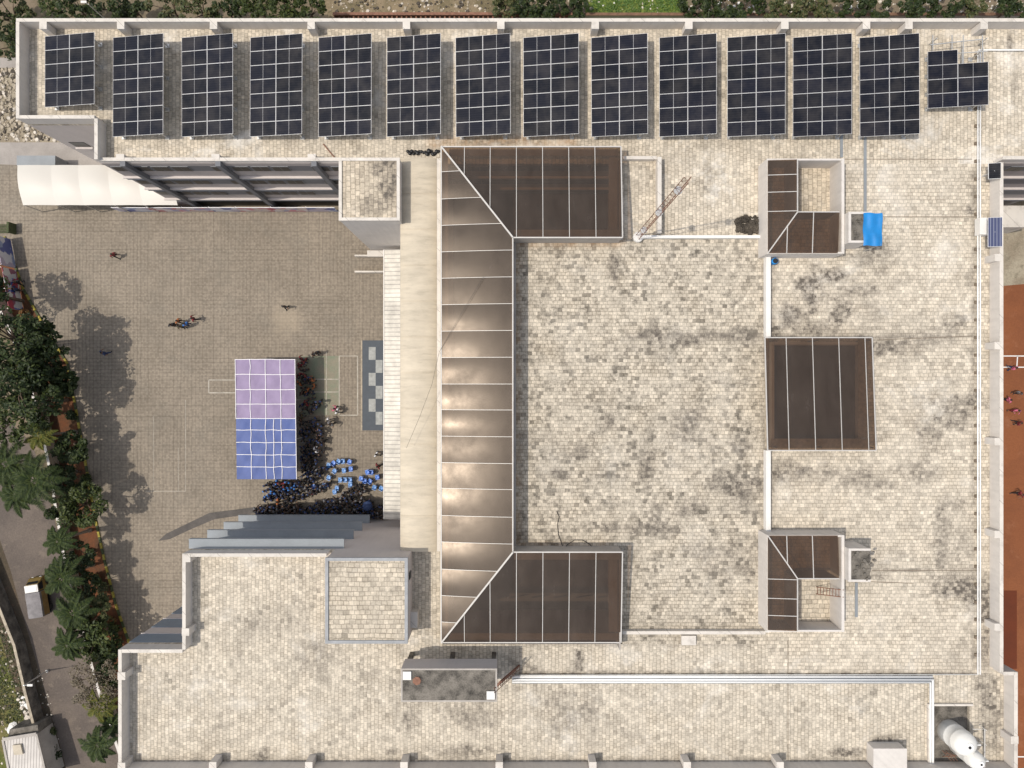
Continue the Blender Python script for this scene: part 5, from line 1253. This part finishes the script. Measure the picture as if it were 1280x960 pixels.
SH = [(100, 562, .6, 1.0, 'leaf_light', 'pale green bush at the kerb'), (108, 598, .8, .9, 'leaf', 'green bush along the kerb below the pale bush'), (22, 408, .7, .9, 'flower', 'orange flowering bush at the end of the hoarding'), (30, 392, .6, .8, 'flower', 'rusty red bush touching the hoarding'), (36, 425, .9, 1.0, 'leaf', 'green bush below the orange flowering bush'),
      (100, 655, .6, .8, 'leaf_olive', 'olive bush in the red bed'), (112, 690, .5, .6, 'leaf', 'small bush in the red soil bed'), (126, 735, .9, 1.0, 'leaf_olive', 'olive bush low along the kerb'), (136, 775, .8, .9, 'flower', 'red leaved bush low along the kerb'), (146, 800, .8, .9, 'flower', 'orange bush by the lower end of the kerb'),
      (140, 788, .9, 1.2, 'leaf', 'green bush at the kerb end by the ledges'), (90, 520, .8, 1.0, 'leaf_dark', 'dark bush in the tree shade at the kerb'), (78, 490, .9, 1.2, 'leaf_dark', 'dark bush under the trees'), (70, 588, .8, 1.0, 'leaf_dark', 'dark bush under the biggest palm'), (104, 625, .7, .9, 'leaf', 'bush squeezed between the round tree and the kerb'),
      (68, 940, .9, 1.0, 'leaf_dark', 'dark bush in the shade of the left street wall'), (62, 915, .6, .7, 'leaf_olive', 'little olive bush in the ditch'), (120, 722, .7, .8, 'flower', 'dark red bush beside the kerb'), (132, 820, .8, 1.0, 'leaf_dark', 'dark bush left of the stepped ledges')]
for i, (px, py, r, h, m, lb) in enumerate(SH): shrub(px, py, r, h, lb, m, 60 + i, group='bushes along the kerb')
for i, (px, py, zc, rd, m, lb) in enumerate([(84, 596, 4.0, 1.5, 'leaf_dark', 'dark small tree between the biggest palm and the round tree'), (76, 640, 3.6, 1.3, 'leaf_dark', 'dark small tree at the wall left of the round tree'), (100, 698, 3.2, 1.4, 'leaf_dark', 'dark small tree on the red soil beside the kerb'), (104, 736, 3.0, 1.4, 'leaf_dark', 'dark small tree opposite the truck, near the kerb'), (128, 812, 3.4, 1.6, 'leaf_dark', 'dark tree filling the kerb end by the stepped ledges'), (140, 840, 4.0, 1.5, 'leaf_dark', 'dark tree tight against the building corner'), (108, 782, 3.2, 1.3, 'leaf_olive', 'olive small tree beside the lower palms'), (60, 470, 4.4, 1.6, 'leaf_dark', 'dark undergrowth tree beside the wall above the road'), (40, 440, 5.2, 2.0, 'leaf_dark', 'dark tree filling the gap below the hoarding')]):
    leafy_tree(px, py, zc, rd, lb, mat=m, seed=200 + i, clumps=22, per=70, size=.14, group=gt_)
# behind the north wing
NT_ = [(8, 18, 3.5, 2.2, 'leaf', 'green tree at the top left corner of the photo'), (6, 52, 2.5, 1.6, 'leaf_dark', 'dark tree at the left edge beside the parapet corner'), (32, 14, 2.5, .9, 'leaf_olive', 'small olive tree by the path above the parapet corner'), (66, 8, 4, 1.7, 'leaf', 'leafy tree left of the tilted lamp post'), (96, 10, 4.5, 1.8, 'leaf_dark', 'dark tree at the tilted lamp post'), (132, 6, 4, 1.8, 'leaf_dark', 'dark tree right of the tilted lamp post'), (168, 12, 3, 1.4, 'leaf_dark', 'very dark low tree above the second array'),
       (212, 8, 4.5, 1.8, 'leaf_olive', 'olive tree with dry tips above the third array'), (248, 10, 4.5, 1.7, 'leaf_olive', 'yellowish tree above the gap of the third and fourth arrays'), (280, 6, 4, 1.5, 'leaf_dark', 'dark tree above the fourth array'), (322, 6, 5.5, 1.6, 'leaf', 'bright green tree above the fourth and fifth arrays'), (352, 8, 5.5, 1.8, 'leaf', 'green tree with the fullest crown above the fifth array'), (386, 12, 5, 1.5, 'leaf', 'green tree at the left end of the brown fence'),
       (632, 4, 2.5, 1.3, 'leaf_olive', 'olive bushy tree above the eighth array'), (660, 8, 2.5, 1.4, 'leaf_dark', 'dark bushy tree left of the lawn, first'), (690, 5, 2.5, 1.4, 'leaf_dark', 'dark bushy tree left of the lawn, middle'), (718, 8, 2.5, 1.2, 'leaf_dark', 'dark bushy tree touching the left lawn edge'),
       (872, 6, 3, 1.6, 'leaf_dark', 'dark tree touching the right lawn edge'), (902, 8, 3, 1.5, 'leaf_dark', 'dark tree second right of the lawn'), (935, 5, 3, 1.6, 'leaf_dark', 'dark tree above the twelfth array left side'), (968, 9, 2.6, 1.3, 'leaf_olive', 'olive tree above the eleventh array'), (1000, 5, 3, 1.6, 'leaf_olive', 'olive tree above the twelfth array'), (1034, 10, 2.6, 1.3, 'leaf_olive', 'low olive tree above the thirteenth array left side'), (1066, 4, 3, 1.5, 'leaf_dark', 'dark tree above the thirteenth array'), (1100, 9, 2.6, 1.2, 'leaf_dark', 'dark low tree above the last full array'), (1140, 3, 3, 1.4, 'leaf_dark', 'dark tree above the gap before the stepped array'), (1180, 3, 3, 1.5, 'leaf_dark', 'dark tree above the stepped array'), (1216, 6, 2.8, 1.1, 'leaf_olive', 'olive tree right of the stepped array'), (1268, 7, 3, 1.6, 'leaf_dark', 'dark tree at the top right corner of the photo')]
for i, (px, py, zc, r, m, lb) in enumerate(NT_): leafy_tree(px, py, zc, r, lb, mat=m, seed=120 + i, clumps=20, per=60, size=.15, group='trees behind the north wing')
# loose stones and rubbish
def scatter(poly, n, smin, smax, mats, name, label, seed=1, flat=.5):
    random.seed(seed); b = MB(); xs = [p[0] for p in poly]; ys = [p[1] for p in poly]; k = 0
    while k < n:
        p = (random.uniform(min(xs), max(xs)), random.uniform(min(ys), max(ys)))
        if not inside(p, poly): continue
        k += 1; q = at(p[0], p[1], .012); s = smin + (smax - smin) * random.random() ** 2.5; m = random.randrange(len(mats))
        pr = [(s * random.uniform(.8, 1.2) * math.cos(a), s * random.uniform(.8, 1.2) * math.sin(a)) for a in (.2, 1.3, 2.3, 3.3, 4.4, 5.4)]
        vs = [q + Vector((x, y, 0)) for x, y in pr] + [q + Vector((x * .7, y * .7, s * flat)) for x, y in pr]
        b.add(vs, [(i, (i + 1) % 6, 6 + (i + 1) % 6, 6 + i) for i in range(6)] + [tuple(range(6, 12))], m)
    return tag(b.build(name, mats), label, 'rubble', kind='stuff')
scatter([(-40, 86), (100, 86), (160, 176), (-40, 176)], 2600, .05, .28, [M['stone'], M['rubble'], M['soil_dark'], M['stone']], 'loose_stone', 'loose stones and rubble on the ground left of the north wing', 3)
scatter([(410, -20), (740, -20), (740, 16), (410, 16)], 900, .03, .22, [M['stone'], M['rubble'], M['soil_dark'], M['stone'], M['soil_dark']], 'rubble', 'rubble and litter on the sand behind the north wing', 4)
scatter([(735, -20), (860, -20), (860, 22), (735, 22)], 90, .04, .16, [M['rubble'], M['white']], 'litter', 'white litter dotted over the bright lawn', 5)
scatter([(860, -20), (1290, -20), (1290, 20), (860, 20)], 900, .04, .26, [M['rubble'], M['white'], M['stone'], M['soil_dark']], 'rubble', 'pale rubble and litter among the bushes behind the north wing', 6)
scatter([(-20, 745), (10, 790), (34, 860), (50, 915), (40, 960), (-20, 960)], 420, .03, .17, [M['rubble'], M['stone'], M['soil_dark'], M['stone']], 'litter', 'white litter and stones on the field beyond the street wall', 7)
scatter([(22, 870), (38, 868), (48, 905), (36, 915)], 90, .06, .3, [M['rubble'], M['white']], 'litter', 'litter heaped along the left street wall', 9)
scatter([(44, 830), (60, 860), (78, 945), (62, 945)], 120, .03, .12, [M['rubble'], M['soil_dark']], 'litter', 'litter along the shaded ditch', 10)
def tufts(poly, n, name, label, mat, seed, h=.14):
    random.seed(seed); b = MB(); xs = [p[0] for p in poly]; ys = [p[1] for p in poly]; k = 0
    while k < n:
        p = (random.uniform(min(xs), max(xs)), random.uniform(min(ys), max(ys)))
        if not inside(p, poly): continue
        k += 1; q = at(p[0], p[1], .01)
        leaf_cards(b, (q.x, q.y, h * .5), (h * 1.3, h * 1.3, h * .6), 5, h * .55, shell=.2)
    return tag(b.build(name, M[mat]), label, 'grass', kind='stuff')
tufts([(-20, 745), (14, 800), (32, 862), (44, 905), (-20, 905)], 900, 'grass', 'patchy grass on the field beyond the street wall', 'leaf_olive', 8)
tufts([(733, -20), (858, -20), (858, 24), (733, 24)], 900, 'grass', 'bright green grass of the lawn behind the north wing', 'leaf_light', 9, .16)
tufts([(-40, 86), (120, 86), (160, 140), (120, 170), (-40, 170)], 330, 'dry_weeds', 'dry weeds growing between the loose stones', 'leaf_dry', 15, .16)

# ------------------------------------------------------------------ walls, fence, street things
def wall_run(name, pts, h, t, m, label, cap=None):
    o = thing(name, at(*pts[len(pts) // 2], 0), label, 'wall')
    b = MB(); c_ = MB()
    for p, q in zip(pts, pts[1:]):
        p, q = at(*p, 0), at(*q, 0); u = Vector((0, 0, 1))
        b.bar(p + u * h / 2, q + u * h / 2, t, h); c_.bar(p + u * (h + .03), q + u * (h + .03), t + .06, .055)
    b.build('wall_body', M[m], o); c_.build('coping', M[cap or m], o); return o
wall_run('compound_wall', WALL, 1.5, .2, 'stone', 'pale compound wall half hidden under the palms along the road', 'paint')
wall_run('street_wall', [(-14, 690), (8, 745), (30, 800), (44, 860), (56, 905), (72, 965), (86, 1020)], 1.5, .2, 'concrete_old', 'grey street wall on the far left side of the road', 'stone')  # dark body tone carries the shade on the road side
fx = MB(); fo = thing('fence', at(570, 17, 0), 'brown panel fence with regular posts behind the north wing', 'fence')
z = 2.0; yf = ay(16.5, z)
fx.box(ax(416, z), ax(728, z), yf - .12, yf, 0, z).build('panel', M['fence_brown'], fo)
MB().box(ax(416, z), ax(728, z), yf - .22, yf + .05, z + .002, z + .10).build('coping', M['rust'], fo)
p0 = None
for i in range(52):
    x = ax(418 + i * 6, z - .2)
    if p0 is None: p0 = MB().box(x - .07, x + .07, yf - .42, yf - .125, 0, z - .2).build('post', M['rust'], fo); px0_ = x
    else: s = p0.copy(); C.objects.link(s); s.parent = fo; s.location = (x - px0_, 0, 0)
wall_run('boundary_wall', [(728, 24.5), (900, 24.5), (1100, 24.5), (1330, 24.5)], 1.1, .22, 'concrete', 'low brown topped wall between the bushes and the north wing', 'fence_brown')

def lamp(px, py, h, label, arm):
    b_ = at(px, py, 0); o = thing('lamp_post', b_, label, 'lamp post')
    MB().tube([b_, b_ + Vector((0, 0, h))], [.08, .05], 8).lathe(b_, [(.16, 0), (.16, .25), (.10, .3)], 8).build('pole', M['galv'], o)
    e = b_ + Vector((arm, .1, h + .15)); MB().tube([b_ + Vector((0, 0, h - .05)), e], .03, 6).build('arm', M['galv'], o)
    MB().box(e.x - .25, e.x + .25, e.y - .10, e.y + .10, e.z - .05, e.z + .06).build('lamp_head', M['white'], o)
lamp(60, 838, 3.8, 'thin lamp post on the left street wall side casting a shadow on the road', .7)
lamp(166, 55, 8.0, 'tall lamp post rising behind the north parapet near the top left', -.3)

# truck
tk = thing('mini_truck', at(50, 743, 0), 'yellow and grey mini truck with white cab roof parked on the road', 'truck')
tb = at(55, 742, 0); ang = R_(9); Rt = Matrix.Rotation(ang, 4, 'Z')
def TB_(b): b.v = [tb + Rt @ (v * .86) for v in b.v]; return b
TB_(MB().box(-.82, .82, -2.2, .65, .75, 1.0)).build('cargo_bed', M['cloth_brown'], tk)
TB_(MB().grid(lambda u, v: ((u - .5) * 1.64 * (1 - .0), -2.2 + 2.85 * v, 2.05 + .10 * math.sin(math.pi * u) + .03 * math.sin(9 * v)), 8, 10).box(-.82, .82, -2.2, .65, 1.003, 2.05)).build('cargo_cover', plain('grey_lilac_tarp', (.19, .178, .182), .8, .2, 2), tk)
TB_(MB().box(.825, .86, -2.1, .6, .8, 1.75)).build('side_board', plain('ochre_board', (.20, .13, .045), .7, .2, 2), tk)
cab = plain('yellow_cab_paint', (.19, .13, .035), .5, .2, 2)
TB_(MB().add([(-.78, .72, .45), (.78, .72, .45), (.78, 2.15, .45), (-.78, 2.15, .45), (-.78, .72, 1.1), (.78, .72, 1.1), (.76, 2.1, 1.05), (-.76, 2.1, 1.05), (-.72, .75, 1.95), (.72, .75, 1.95), (.68, 1.55, 1.92), (-.68, 1.55, 1.92)], [(3, 2, 1, 0), (0, 1, 5, 4), (1, 2, 6, 5), (2, 3, 7, 6), (3, 0, 4, 7), (4, 5, 9, 8), (5, 6, 10, 9), (6, 7, 11, 10), (7, 4, 8, 11), (8, 9, 10, 11)])).build('cab', cab, tk)
TB_(MB().add([(-.66, 2.02, 1.12), (.66, 2.02, 1.12), (.62, 1.60, 1.90), (-.62, 1.60, 1.90)], [(0, 1, 2, 3)]).add([(.772, .85, 1.15), (.772, 1.75, 1.15), (.705, 1.5, 1.85), (.74, .85, 1.85)], [(0, 1, 2, 3)])).build('window', M['dark_glass'], tk)
TB_(MB().box(-.74, .74, .70, 1.5, 1.955, 2.10).box(-.6, .6, .8, 1.4, 2.101, 2.13)).build('cab_roof', M['white'], tk)
for sx in (-1, 1):
    TB_(MB().box(.45 * sx - .12, .45 * sx + .12, 2.145, 2.18, .7, .88)).build('headlight', M['white'], tk)
    for y in (-1.5, 1.45):
        b = MB(); b.tube([(.62 * sx, y, .32), (.84 * sx, y, .32)], .32, 14); TB_(b).build('wheel', M['tyre'], tk)
TB_(MB().box(-.8, .8, -2.2, 2.1, .38, .449)).build('chassis', M['black'], tk)

# shed in the lower left corner
shd = thing('shed', at(28, 945, 0), 'small shed with ribbed roof in the lower left corner', 'shed')
z = 2.6; pts = [at(4, 924, z), at(46, 917, z), at(62, 975, z), at(18, 985, z)]
bdy = MB(); bdy.prism([p.lerp(sum(pts, Vector()) / 4, .04) for p in pts], 0, z - .12); bdy.build('wall', M['concrete'], shd)
rf = MB().add([pts[0] + Vector((0, 0, .02)), pts[1] + Vector((0, 0, .02)), pts[2] + Vector((0, 0, .25)), pts[3] + Vector((0, 0, .25))], [(3, 2, 1, 0)]); rf.build('roof', M['shed_roof'], shd)
MB().bar(pts[0] + Vector((0, 0, .06)), pts[1] + Vector((0, 0, .06)), .3, .1).bar(pts[1] + Vector((0, 0, .06)), pts[2] + Vector((0, 0, .28)), .2, .1).bar(pts[0] + Vector((0, 0, .06)), pts[3] + Vector((0, 0, .28)), .2, .1).build('coping', M['concrete'], shd)
MB().prism([at(18, 930, z), at(28, 929, z), at(31, 941, z), at(20, 942, z)], z + .1, z + .3).build('skylight', M['cream'], shd)
lt = MB().prism([at(12, 912, 2.2), at(47, 906, 2.2), at(48, 916, 2.2), at(10, 922, 2.2)], 0, 2.2)
tag(lt.build('lean_to', M['concrete_old']), 'flat mouldy concrete lean to joined to the ribbed shed', 'shed')
for k_ in range(10):
    pass
bg_ = MB()
for i in range(7):
    q = at(random.uniform(10, 20), random.uniform(904, 915), .0); r = random.uniform(.2, .4); bg_.lathe(q, [(r, 0), (r * 1.1, r * .5), (r * .5, r), (.02, r * 1.1)], 8)
tag(bg_.build('sack_pile', M['white']), 'pile of white sacks beside the shed', 'sacks')
